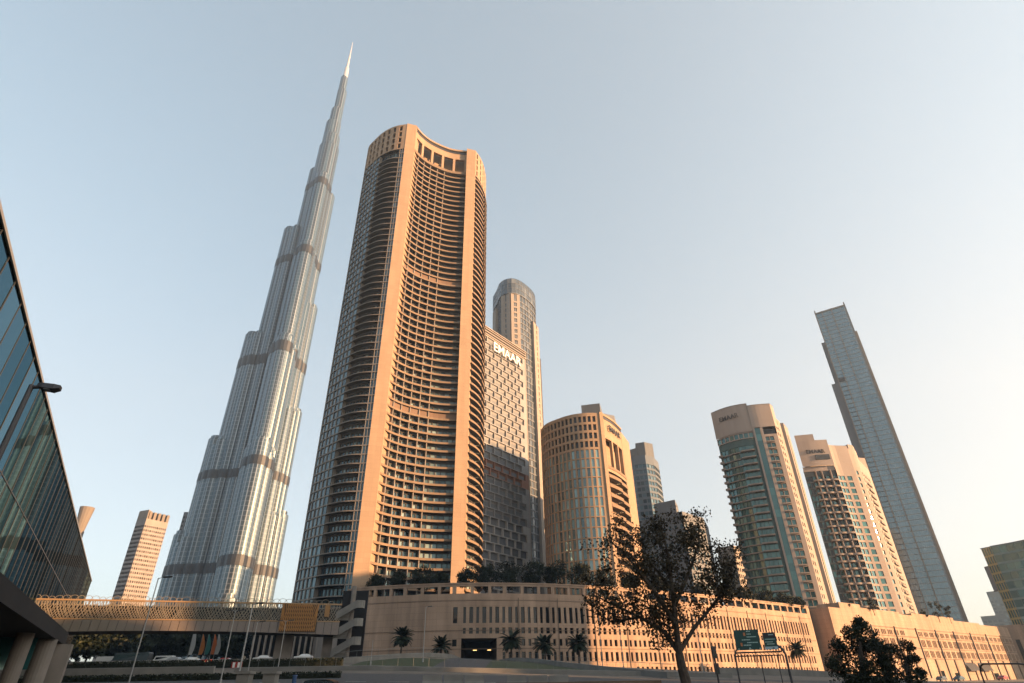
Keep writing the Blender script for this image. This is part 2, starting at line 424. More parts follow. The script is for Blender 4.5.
# ---------------------------------------------------------------- big concave apartment tower
def big_tower():
    root = thing('apartment_tower', 'tallest sandstone apartment tower with a concave balcony front between two full height piers', 'tower', (-40, 200, 7))
    Z0, ZR, FH, ZB = 6.0, 226.6, 3.0, 15.0
    NF = int((210-ZB)/FH)
    LF = Curve([(-69.5,205),(-69.6,196),(-68.2,189),(-64.4,184.6),(-58.9,179.8),(-52.9,176.7),(-47.0,175.6)], 6)
    CC = Curve([(-42.7,177.3),(-41.0,180.6),(-37.2,184.9),(-31,189.0),(-26.3,190.9),(-20.1,191.9)], 6)
    RF = Curve([(-16.2,192),(-14.3,195.7),(-12.6,202.1),(-12.1,212),(-14.5,222)], 6)
    # piers
    MB().prism([(-47.0,175.5),(-42.8,176.9),(-42.2,181.5),(-47,181.5)], Z0, ZR+.4).build('pier', S_APT, root)
    MB().prism([(-20.4,190.6),(-16.2,192.0),(-15.9,197),(-20.6,197)], Z0, ZR+.4).build('pier', S_APT, root)
    # body behind everything
    W = 1.7
    inner = [tuple(LF.at(u, -W)) for u in lin(LF.L*.12, LF.L, 10)]+[tuple(CC.at(u, -W-.6)) for u in lin(0, CC.L, 14)]+[tuple(RF.at(u, -W)) for u in lin(0, RF.L*.9, 8)]
    back = [(-16,220),(-30,231),(-55,224),(-66,208)]
    MB().prism(inner+back, Z0, 209.9).build('core', G_BLUE, root)
    MB().prism([(-14,222),(-30,233),(-55,226),(-69.5,205),(-66,204),(-54,222),(-30,229),(-15.5,219)], Z0, ZR-3).build('rear_wall', S_APT, root)
    zs = [ZB+FH*i for i in range(NF+1)]
    # ---- concave front
    slabs = []; subs = []; fl = []; fsub = []
    for i in range(NF):
        z = zs[i]; slabs.append(sweep(MB(), CC, 0.0, CC.L, [(-.16,z),(0,z),(0,z+.72),(-.16,z+.72)], 16)); subs.append(sweep(MB(), CC, 0.0, CC.L, [(-W-.3,z+.03),(-.16,z+.03),(-.16,z+.26),(-W-.3,z+.26)], 16))
    sweep(MB(), CC, 0.0, CC.L, ledge(-W-.3, 0.15, zs[NF], .6, .9, .2), 16).build('terrace_edge', S_APT, root)
    for i in (43, 23, 0):
        sweep(MB(), CC, 0, CC.L, [(-1.2, zs[i]), (-.7, zs[i]), (-.7, zs[i+1]), (-1.2, zs[i+1])], 16).build('plant_floor_panel', stone('rust_panel', (.22,.14,.095), (1.5,3)), root)
    back_mb = MB(); nb = 16
    us = []
    for k in range(nb):
        a = CC.L*k/nb; bw = CC.L/nb
        us += [a, a+bw*.16]
    us.append(CC.L)
    zz = []
    for z in zs[:-1]: zz += [z, z+2.4]
    zz.append(zs[-1])
    panes = facade(back_mb, CC, us, zz, lambda i, j: i % 2 == 1 and j % 2 == 0 and j//2 not in (43, 23, 0), .25, o=-W, valf=lambda i, j: R.random()*.75 if R.random() < .7 else R.uniform(.8, 1))
    back_mb.build('recessed_wall', S_SHADE, root)
    fins = []
    for k in (2, 4, 6, 8, 10):
        u = CC.L*k/nb
        p, q = CC.at(u-.14, -W), CC.at(u+.14, -W); r_, s_ = CC.at(u+.14, -.25), CC.at(u-.14, -.25)
        fins.append(MB().prism([tuple(s_), tuple(r_), tuple(q), tuple(p)], ZB, zs[-1]))
    for f in fins: f.build('balcony_divider', S_FLK, root)
    # ---- left convex flank: glass grid | balconies | glass strip
    ub0, ub1 = LF.L-12.8, LF.L-2.2
    wl = MB(); fpanes = []
    us = lin(0, ub0, 12); uu = []
    for a, b in zip(us[:-1], us[1:]): uu += [a, a+.2]
    uu.append(ub0)
    zz = []
    for z in zs: zz += [z, z+.4]
    zz = zz[:-1]
    fpanes += facade(wl, LF, uu, zz, lambda i, j: i % 2 == 1 and j % 2 == 1, .3, jit=.03)
    us = lin(ub1, LF.L, 2); uu = []
    for a, b in zip(us[:-1], us[1:]): uu += [a, a+.2]
    uu.append(LF.L)
    fpanes += facade(wl, LF, uu, zz, lambda i, j: i % 2 == 1 and j % 2 == 1, .3, jit=.03)
    us = lin(ub0, ub1, 7); uu = []
    for a, b in zip(us[:-1], us[1:]): uu += [a, a+.3]
    uu.append(ub1)
    z2 = []
    for z in zs[:-1]: z2 += [z, z+2.4]
    z2.append(zs[-1])
    rw = MB(); panes += facade(rw, LF, uu, z2, lambda i, j: i % 2 == 1 and j % 2 == 0, .25, o=-1.5); rw.build('recessed_wall', S_SHADE, root)
    for u in (ub0, ub1):
        wl.poly([LF.P(u, ZB, 0), LF.P(u, ZB, -1.8), LF.P(u, zs[-1], -1.8), LF.P(u, zs[-1], 0)] if u == ub1 else [LF.P(u, ZB, -1.8), LF.P(u, ZB, 0), LF.P(u, zs[-1], 0), LF.P(u, zs[-1], -1.8)])
    for i in range(NF-1):
        mb, sb = MB(), MB(); n = 10; us = lin(ub0+.1, ub1-.1, n); z = zs[i]
        prof = lambda t: .15+.5*math.sin(math.pi*t)
        for q, u in enumerate(us):
            d = prof(q/n)
            for o, zz_ in [(d-.12,z),(d,z),(d,z+.34),(d-.12,z+.34)]: mb.v.append(LF.P(u, zz_, o))
            for o, zz_ in [(-1.45,z+.03),(d-.12,z+.03),(d-.12,z+.2),(-1.45,z+.2)]: sb.v.append(LF.P(u, zz_, o))
        for b in (mb, sb):
            for q in range(n):
                for j in range(4):
                    r_ = (j+1) % 4; b.f.append((q*4+j, q*4+r_, (q+1)*4+r_, (q+1)*4+j)); b.uv.append(None); b.val.append(.5)
            for e in (0, n): b.f.append(tuple(e*4+j for j in range(4))); b.uv.append(None); b.val.append(.5)
        fl.append(mb); fsub.append(sb)
    # flank base
    facade(wl, LF, lin(0, LF.L, 12), [Z0, ZB], lambda i, j: False)
    # ---- left crown with punched windows
    zc = [zs[-1]]; 
    for k in range(4): zc += [zs[-1]+.8+k*3.9, zs[-1]+3.8+k*3.9]
    zc.append(ZR)
    uu = [0.0]
    nC = 13
    for k in range(nC): a = 1.0+(LF.L-1.4)*k/nC; uu += [a, a+1.45]
    uu.append(LF.L)
    crown = MB()
    facade(crown, LF, uu, zc, lambda i, j: i % 2 == 1 and j % 2 == 1, .8)
    crown.build('crown_wall', S_APT, root)
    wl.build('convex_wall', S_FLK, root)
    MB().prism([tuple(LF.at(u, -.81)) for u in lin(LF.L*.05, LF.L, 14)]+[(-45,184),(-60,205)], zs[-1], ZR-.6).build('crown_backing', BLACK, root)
    # ---- concave crown: five tall openings under a deep parapet
    cr = MB(); nO = 5; uu = [0.0]
    for k in range(nO): a = .7+(CC.L-1.0)*k/nO; uu += [a, a+(CC.L-1.0)/nO-1.1]
    uu.append(CC.L)
    facade(cr, CC, uu, [zs[-1]+.9, 211.6, 220.2, ZR], lambda i, j: i % 2 == 1 and j == 1, 1.2, o=-.3, maxu=1.5)
    sweep(cr, CC, 0, CC.L, [(-1.5, ZR-1.0), (.2, ZR-1.0), (.2, ZR), (-1.5, ZR)], 16)
    cr.build('crown_loggia', S_APT, root)
    sweep(MB(), CC, 0, CC.L, [(-.28, ZR-2.6), (-.22, ZR-2.6), (-.22, ZR-1.1), (-.28, ZR-1.1)], 16).build('parapet_louvre', DSTEEL, root)
    bk = MB(); facade(bk, CC, lin(0, CC.L, 14), [209.9, ZR-1], lambda i, j: False, o=-5.0); bk.build('loggia_rear_wall', S_APT, root)
    for k in range(1, 5):
        u = CC.L*k/5-.2; a, b = CC.at(u, -1.55), CC.at(u, -4.9)
        MB().tube((a.x, a.y, 211), (b.x, b.y, 219), .25, .25, 6).build('loggia_strut', DSTEEL, root)
    # ---- right flank
    wr = MB(); us = lin(0, RF.L, 10); uu = []
    for a, b in zip(us[:-1], us[1:]): uu += [a, a+.7]
    uu.append(RF.L)
    rw = MB(); panes += facade(rw, RF, uu, z2, lambda i, j: i % 2 == 1 and j % 2 == 0, .25, o=-1.4); rw.build('recessed_wall', S_SHADE, root)
    facade(wr, RF, lin(0, RF.L, 8), [Z0, ZB], lambda i, j: False)
    wr.build('base_wall', S_APT, root); wr = MB()
    uu = [0.0]
    for k in range(8): a = 1.0+(RF.L-1.4)*k/8; uu += [a, a+1.0]
    uu.append(RF.L)
    facade(wr, RF, uu, zc, lambda i, j: i % 2 == 1 and j % 2 == 1, .8)
    wr.build('crown_wall', S_APT, root)
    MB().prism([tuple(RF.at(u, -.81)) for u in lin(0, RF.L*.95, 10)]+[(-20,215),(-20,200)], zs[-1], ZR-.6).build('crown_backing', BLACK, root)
    for i in range(NF):
        for a, b in ((.3, RF.L*.3), (RF.L*.34, RF.L*.97)):
            z = zs[i]; slabs.append(sweep(MB(), RF, a, b, [(.41,z),(.55,z),(.55,z+.8),(.41,z+.8)], 5)); subs.append(sweep(MB(), RF, a, b, [(-1.4,z+.03),(.41,z+.03),(.41,z+.26),(-1.4,z+.26)], 5))
    add_many(slabs, 'balcony', S_APT, root, subs=subs, sm=S_SHADE); add_many(fl, 'side_balcony', S_FLK, root, subs=fsub, sm=S_SHADE)
    add_panes(panes, G_BALC, root)
    add_panes(fpanes, G_BLUE, root, 'flank_window')
    MB().prism([tuple(CC.at(u, -5)) for u in lin(0, CC.L, 10)]+[(-18,215),(-40,222),(-60,208),(-55,185)], ZR-3.2, ZR-2.8).build('roof', CONC, root)
big_tower()

# ---------------------------------------------------------------- supertall stepped tower
def skyscraper():
    cx, cy = -232.4, 504.0
    root = thing('skyscraper', 'silver stepped skyscraper tapering to a needle spire, highest of all', 'skyscraper', (cx, cy, 6))
    m, t, b = nodes('steel_and_glass'); N = t.nodes; L = t.links
    uv = N.new('ShaderNodeUVMap')
    sx = N.new('ShaderNodeSeparateXYZ'); L.new(uv.outputs[0], sx.inputs[0])
    def frac_lt(sock, period, width):
        d = N.new('ShaderNodeMath'); d.operation = 'DIVIDE'; d.inputs[1].default_value = period; L.new(sock, d.inputs[0])
        f = N.new('ShaderNodeMath'); f.operation = 'FRACT'; L.new(d.outputs[0], f.inputs[0])
        l = N.new('ShaderNodeMath'); l.operation = 'LESS_THAN'; l.inputs[1].default_value = width; L.new(f.outputs[0], l.inputs[0]); return l
    f1 = frac_lt(sx.outputs['Y'], 3.9, .17); f2 = frac_lt(sx.outputs['X'], 3.4, .2)
    fh = N.new('ShaderNodeMath'); fh.operation = 'MULTIPLY'; fh.inputs[1].default_value = .4; L.new(f1.outputs[0], fh.inputs[0])
    mx = N.new('ShaderNodeMath'); mx.operation = 'MAXIMUM'; L.new(fh.outputs[0], mx.inputs[0]); L.new(f2.outputs[0], mx.inputs[1])
    wn = N.new('ShaderNodeTexWhiteNoise'); wn.noise_dimensions = '2D'
    vm = N.new('ShaderNodeVectorMath'); vm.operation = 'DIVIDE'; vm.inputs[1].default_value = (1.9, 3.9, 1); L.new(uv.outputs[0], vm.inputs[0])
    vf = N.new('ShaderNodeVectorMath'); vf.operation = 'FLOOR'; L.new(vm.outputs[0], vf.inputs[0]); L.new(vf.outputs[0], wn.inputs['Vector'])
    cr = N.new('ShaderNodeValToRGB'); cr.color_ramp.elements[0].color = (.022, .05, .078, 1); cr.color_ramp.elements[1].color = (.036, .072, .105, 1); L.new(wn.outputs[0], cr.inputs[0])
    w1 = N.new('ShaderNodeTexWhiteNoise'); w1.noise_dimensions = '1D'; d5 = N.new('ShaderNodeMath'); d5.operation = 'DIVIDE'; d5.inputs[1].default_value = 3.8; L.new(sx.outputs['X'], d5.inputs[0])
    f5 = N.new('ShaderNodeMath'); f5.operation = 'FLOOR'; L.new(d5.outputs[0], f5.inputs[0]); L.new(f5.outputs[0], w1.inputs['W'])
    dk = N.new('ShaderNodeMath'); dk.operation = 'GREATER_THAN'; dk.inputs[1].default_value = .62; L.new(w1.outputs[0], dk.inputs[0])
    m0 = N.new('ShaderNodeMixRGB'); L.new(dk.outputs[0], m0.inputs[0]); L.new(cr.outputs[0], m0.inputs[1]); m0.inputs[2].default_value = (.012, .016, .02, 1)
    mc = N.new('ShaderNodeMixRGB'); L.new(mx.outputs[0], mc.inputs[0]); L.new(m0.outputs[0], mc.inputs[1]); mc.inputs[2].default_value = (.25, .285, .32, 1)
    L.new(mc.outputs[0], b.inputs['Base Color'])
    b.inputs['Roughness'].default_value = .33; b.inputs['IOR'].default_value = 1.8
    b.inputs['Specular Tint'].default_value = (.75, .92, 1, 1)
    mm = N.new('ShaderNodeMath'); mm.operation = 'MULTIPLY'; mm.inputs[1].default_value = .65; L.new(mx.outputs[0], mm.inputs[0]); L.new(mm.outputs[0], b.inputs['Metallic'])
    SKIN = m
    BAND = plain('mechanical_louvre', (.03, .034, .04), .45, .3)
    va = rad(-24.75); tow = Vector((-math.sin(va), -math.cos(va))); lef = Vector((-math.cos(va), math.sin(va)))
    bands = [(84, 92), (164, 172), (279, 290), (408, 418), (522, 532)]
    def column(mb, band, x, y, r, z0, z1, n=16):
        u = 0
        pts = [(x+r*math.cos(2*math.pi*i/n), y+r*math.sin(2*math.pi*i/n)) for i in range(n)]
        mb.prism(pts, z0, z1)
        mb.prism([(x+(r-1.4)*math.cos(2*math.pi*i/n), y+(r-1.4)*math.sin(2*math.pi*i/n)) for i in range(n)], z1, z1+3.2)
        for a, c in bands:
            if c < z1+4:
                band.setdefault(a, MB()).prism([(x+(r+.35)*math.cos(2*math.pi*i/n), y+(r+.35)*math.sin(2*math.pi*i/n)) for i in range(n)], a, c, bottom=True)
    wings = [(3, [(56, 60), (47, 186), (38.5, 296), (28, 424), (18.5, 540)]),
             (123, [(65, 118), (56.9, 205), (47.3, 320), (33.6, 464), (18.7, 560)]),
             (-117, [(44, 62), (36.6, 138), (31, 238), (26, 361), (20, 525)])]
    for ph, tiers in wings:
        a = rad(ph); d = tow*math.cos(a)+lef*math.sin(a); n = Vector((-d.y, d.x))
        for k, (r_, zt) in enumerate(tiers):
            sk, bd = MB(), {}; R0 = 8.2-.25*k
            if k == 4: R0 = 7.4
            c = d*(r_-R0)
            column(sk, bd, cx+c.x, cy+c.y, R0, 5, zt)
            for s in (-1, 1):
                q = d*(r_-R0-6.0)+n*s*(6.2-.3*k)
                column(sk, bd, cx+q.x, cy+q.y, R0-1.7, 5, zt-11 if s > 0 else zt-4)
                if k < 4:
                    q = d*(r_-R0-12)+n*s*(8.6-.4*k)
                    column(sk, bd, cx+q.x, cy+q.y, R0-2.6, 5, zt-4)
            # flat body tying this tier to the core
            h = 6.5-.3*k
            p = [d*(r_-R0)+n*h, d*0+n*h, d*0-n*h, d*(r_-R0)-n*h]
            sk.prism([(cx+v.x, cy+v.y) for v in p], 5, zt-6)
            sk.build('setback_tier', SKIN, root)
            for q in bd.values(): q.build('mechanical_band', BAND, root)
    sk, bd = MB(), {}
    column(sk, bd, cx, cy, 12.4, 5, 600, 20)
    for r_, z0, z1, dx in ((10.6, 600, 622, 0), (9.4, 600, 648, 1.2), (7.6, 620, 676, .4), (6.2, 640, 718, -.6), (4.9, 700, 748, .4)):
        v = lef*dx; column(sk, bd, cx+v.x, cy+v.y, r_, z0, z1, 14)
    sk.build('core', SKIN, root); 
    for q in bd.values(): q.build('mechanical_band', BAND, root)
    sp = MB()
    sp.tube((cx, cy, 745), (cx, cy, 772), 3.7, 3.0, 12); sp.tube((cx, cy, 772), (cx, cy, 800), 1.9, 1.3, 10); sp.tube((cx, cy, 800), (cx, cy, 837), 1.1, .3, 8)
    sp.build('spire', plain('spire_steel', (.62, .60, .57), .35, .6), root)
skyscraper()

# ---------------------------------------------------------------- lattice tower and its sign
def lattice_tower():
    root = thing('lattice_tower', 'pale tower with staggered brick pattern of recessed windows and white sign letters', 'tower', (-5, 245, 6))
    A, B = Vector((-15.0, 227.0)), Vector((7.0, 256.0)); cv = Curve([tuple(A), tuple(B)])
    d = (B-A).normalized(); n = Vector((d.y, -d.x)); ZT = 149.3
    b = MB(); bk = -n*26
    MB().prism([tuple(A-n*.9), tuple(B-n*.9), tuple(B+bk), tuple(A+bk)], 6, ZT-3).build('core', S_GREY, root)
    b.prism([tuple(B), tuple(B+bk), tuple(B+bk-d*.8), tuple(B-d*.8)], 6, ZT).build('end_wall', S_LITE, root)
    RH = 3.35; nr = 40; z0 = 10.0; panes = []; wall = MB(); red = MB(); low = MB()
    pitch = 5.6; L = cv.L-2.2
    for r in range(nr):
        off = 0 if r % 2 else pitch/2
        us = [0.0]; k = 0; u = off+.25
        while u+pitch*.8 < L: us += [u, u+pitch-.5]; u += pitch
        us.append(cv.L)
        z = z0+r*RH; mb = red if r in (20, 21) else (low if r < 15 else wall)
        ps = facade(mb, cv, us, [z, z+.3, z+RH*.97, z+RH], lambda i, j: i % 2 == 1 and j == 1, 1.1, valf=lambda i, j: R.random())
        if r < 15: panes += ps
        else:
            # upper rows: the recess is mostly a sloping metal panel above a dark slot
            for p, v in ps:
                a, b_, c, e = map(Vector, p)
                lo = .5
                o3 = Vector((n.x, n.y, 0))
                m1, m2 = a.lerp(e, lo), b_.lerp(c, lo)
                mb.poly([m1, m2, c+o3*.55, e+o3*.55]); panes.append(([a, b_, m2, m1], v*.6))
    wall.build('brick_grid_wall', stone('silver_panel', (.26,.26,.265), (3,3)), root)
    low.build('brick_grid_wall', stone('sunlit_panel', (.40,.39,.38), (3,3)), root)  # paler copy for the low rows: missing sunlight put into the panel colour
    red.build('brown_band', stone('brown_panel', (.27, .13, .09)), root)
    top = z0+nr*RH
    t = MB(); facade(t, cv, [0, cv.L], [top, ZT-4.6], lambda i, j: False)
    for k, z in enumerate((ZT-4.6, ZT-3.1, ZT-1.6, ZT-.5)):
        sweep(t, cv, 0, cv.L, [(-.8, z), (.35, z), (.35, z+.5), (-.8, z+.5)], 2)
    t.build('crown_wall', S_LITE, root)
    sweep(MB(), cv, 0, cv.L, [(-.8, ZT-4.6), (-.3, ZT-4.6), (-.3, ZT-.5), (-.8, ZT-.5)], 2).build('crown_louvre', S_GREY, root)
    o = A+d*8.6+n*.95
    text('EMAAR', (o.x, o.y, ZT-11.6), (d.x, d.y, 0), (0, 0, 1), 6.7, plain('white_letters', (.80, .78, .75), .5), root, ext=.35)
    add_panes(panes, G_DARK, root)
lattice_tower()

# ---------------------------------------------------------------- tall tower with the rounded glass crown
def crown_tower():
    root = thing('crown_tower', 'slender tower with rounded dark glass crown and pale vertical ribs', 'tower', (3, 350, 6))
    F = Curve([(-13.6,352),(-10.5,343.5),(-8,334.9),(-3.6,330.4),(2.9,330),(10.2,336.8),(17.1,349),(18,362)], 5)
    rear = [(14,372),(-2,376),(-12,368)]
    MB().prism(F.pts(0, None, 26, -.8)+rear, 6, 240).build('core', S_GREY, root)
    panes = []; wall = MB()
    us = []; nb = 20
    for k in range(nb): a = F.L*k/nb; us += [a, a+.5]
    us.append(F.L)
    zs = []; z = 10.0
    while z < 238: zs += [z, z+.7]; z += 4.4
    zs.append(240)
    panes += facade(wall, F, us, zs, lambda i, j: i % 2 == 1 and j % 2 == 1, .35, jit=.03)
    wall.build('ribbed_wall', S_GREY, root)
    cr = MB(); us = lin(0, F.L, 24); uu = []
    for a in us[:-1]: uu += [a, a+.15]
    uu.append(F.L)
    cp = facade(cr, F, uu, [240, 240.6, 244.6, 244.9, 248.9, 249.2, 253], lambda i, j: i % 2 == 1 and j % 2 == 1, .15, o=.25, jit=.03)
    cr.build('crown_frame', S_GREY, root)
    MB().prism(F.pts(0, None, 26, -.1)+rear, 240, 252.6).build('crown_core', G_DARK, root)
    # stone blocks standing against the front
    pier_m = S_LITE
    def block(u0, u1, zt, out, slots):
        w_ = MB(); pts = [tuple(F.at(u, -.5)) for u in (u1, u0)]
        a, b_ = F.at(u0, out), F.at(u1, out)
        cv = Curve([tuple(F.at(u0, -.5)), tuple(a), tuple(b_), tuple(F.at(u1, -.5))])
        L0 = (a-F.at(u0, -.5)).length; W = (b_-a).length
        uu = [0, L0]
        for s, e in slots: uu += [L0+W*s, L0+W*e]
        uu += [L0+W, cv.L]
        zz = []; z = 12.0
        while z < zt-5: zz += [z, z+1.5]; z += 4.4
        zz.append(zt)
        nS = len(slots)
        ps = facade(w_, cv, uu, zz, lambda i, j: i >= 2 and i % 2 == 0 and i < 2+2*nS and j % 2 == 1, .5)
        w_.prism([tuple(a), tuple(b_)]+pts, zt-.3, zt)
        w_.build('stone_bay', pier_m, root); return ps
    L = F.L
    panes += block(L*.30, L*.40, 239.5, .9, [(.42, .6)])
    panes += block(L*.41, L*.50, 239.5, .9, [(.3, .65)])
    panes += block(L*.70, L*.84, 224, 1.8, [(.5, .68)])
    panes += block(L*.86, L*.97, 199, 2.3, [(.45, .65)])
    block(L*.05, L*.16, 236, 1.5, [])
    add_panes(panes, G_SILV, root)
    add_panes(cp, G_SILV, root, 'crown_pane', 40)
crown_tower()

# ---------------------------------------------------------------- rounded mid tower
def round_tower():
    root = thing('round_tower', 'shorter sandstone tower with bowed glass front and dark sign on its curved crown', 'tower', (30, 228, 6))
    F = Curve([(12.0,236),(11.7,228.9),(13.6,222.5),(17.2,218.2),(22.9,213.6),(28.8,211.8),(34.6,212.0)], 6)
    Z0, ZT = 6, 95.1
    G = Curve([(35.6,212.6),(39.8,218.0),(43.0,223.4),(45.6,228.6)], 6)
    body = F.pts(0, None, 20, -.6)+G.pts(0, None, 8, -2.6)+[(50,243),(40,256),(18,250)]
    MB().prism(body, Z0, 74).build('core', G_DARK, root)
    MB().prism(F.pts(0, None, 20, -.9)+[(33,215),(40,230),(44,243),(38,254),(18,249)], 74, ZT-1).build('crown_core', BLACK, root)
    panes = []; wall = MB(); nb = 18; m0 = 3.2
    us = [0, m0]
    bw = (F.L-m0-1.2)/nb
    us = [0.0]
    for k in range(nb): a = m0+bw*k; us += [a+.1, a+bw-.62]
    us.append(F.L)
    FH = 3.7; zs = [Z0, 9.5]; z = 9.9
    while z < 77: zs += [z, z+FH-.42]; z += FH
    zs.append(z)
    nzg = len(zs)
    zlast = zs[-1]
    def val(i, j):
        k = (i-1)//2
        return R.uniform(0, .5) if (k % 5 == 3 or k < 2 or (k*7+j) % 23 == 0) else R.uniform(.55, 1)
    zs = zs[:1]+zs[2:]
    panes += facade(wall, F, us, zs, lambda i, j: i % 2 == 1 and j % 2 == 1, .3, jit=.02, valf=val)
    zc = [zlast]
    for k in range(4): zc += [zlast+.5+k*3.5, zlast+3.0+k*3.5]
    zc = [q for q in zc if q < ZT-.8]+[ZT]
    dk = facade(wall, F, us, zc, lambda i, j: i % 2 == 1 and j % 2 == 1, .7)
    wall.build('bowed_wall', S_APT, root)
    # corner pier and end pier
    MB().prism([(34.5,211.6),(35.9,212.2),(36.4,215),(34.4,214.5)], Z0, ZT+.3).build('pier', S_APT, root)
    MB().prism([(45.4,228.0),(51.2,241.5),(47,244),(43.5,230.5)], Z0, ZT-1.6).build('pier', S_APT, root)
    # right face: curved sign fascia, three tall slots, balconies below
    w2 = MB(); L = G.L
    uu = [0.0]
    for k in range(3): a = .9+(L-1.4)*k/3; uu += [a, a+(L-1.4)/3-1.0]
    uu.append(L)
    facade(w2, G, uu, [71.5, 73, 85, ZT], lambda i, j: i % 2 == 1 and j == 1, 1.2)
    facade(w2, G, lin(0, L, 6), [67, 90], lambda i, j: False, o=-3.2)
    sweep(w2, G, 0, L, [(-1.5, ZT-.8), (.35, ZT-.8), (.35, ZT), (-1.5, ZT)], 8)
    w2.build('loggia_wall', S_APT, root)
    sweep(MB(), G, 0.2, L-.2, [(-.05, ZT-2.0), (.12, ZT-2.0), (.12, ZT-.85), (-.05, ZT-.85)], 8).build('fascia_shadow_gap', DSTEEL, root)
    w3 = MB(); zz = []; z = 9.8; slabs = []
    while z < 71:
        slabs.append(sweep(MB(), G, .1, L*.55, ledge(-2.5, .5, z, .35, .95), 5)); slabs.append(sweep(MB(), G, L*.58, L-.1, ledge(-2.5, .3, z-.4, .35, .95), 5))
        zz += [z, z+2.8]; z += FH
    zz.append(z)
    slabs.append(sweep(MB(), G, 0, L, ledge(-2.5, .2, z, .5, .6), 6))
    us = lin(0, L, 6); uu = []
    for a in us[:-1]: uu += [a, a+.8]
    uu.append(L)
    panes += facade(w3, G, uu, zz, lambda i, j: i % 2 == 1 and j % 2 == 0, .25, o=-2.3)
    w3.build('recessed_wall', S_APT, root)
    add_many(slabs, 'balcony', S_APT, root)
    a, b_ = G.at(L*.2, .12), G.at(L*.86, .12); d = (b_-a).normalized()
    mid = G.at(L*.5, .35); o = a+(mid-(a+b_)/2)
    text('EMAAR', (o.x, o.y, ZT-6.4), (d.x, d.y, 0), (0, 0, 1), 3.6, plain('dark_letters', (.03, .03, .035), .5), root, ext=.12)
    add_panes(panes, glass('aqua_glass', (.015, .03, .035), (.22, .36, .38), .5, .07, 1.9, (.8, 1, 1)), root)
    add_panes(dk, G_DARK, root, 'crown_window', 60)
round_tower()
def band_levels(z0, z1, fh, open_h):
    zs = []; z = z0
    while z+fh <= z1+.01: zs += [z, z+open_h]; z += fh
    zs.append(z1); return zs
def bays(L, n, gap, start=0.0, end=0.0):
    us = [0.0]; w = (L-start-end)/n
    for k in range(n): a = start+w*k; us += [a+gap/2, a+w-gap/2]
    us.append(L); return us
odd = lambda i, j: i % 2 == 1 and j % 2 == 1
oe = lambda i, j: i % 2 == 1 and j % 2 == 0

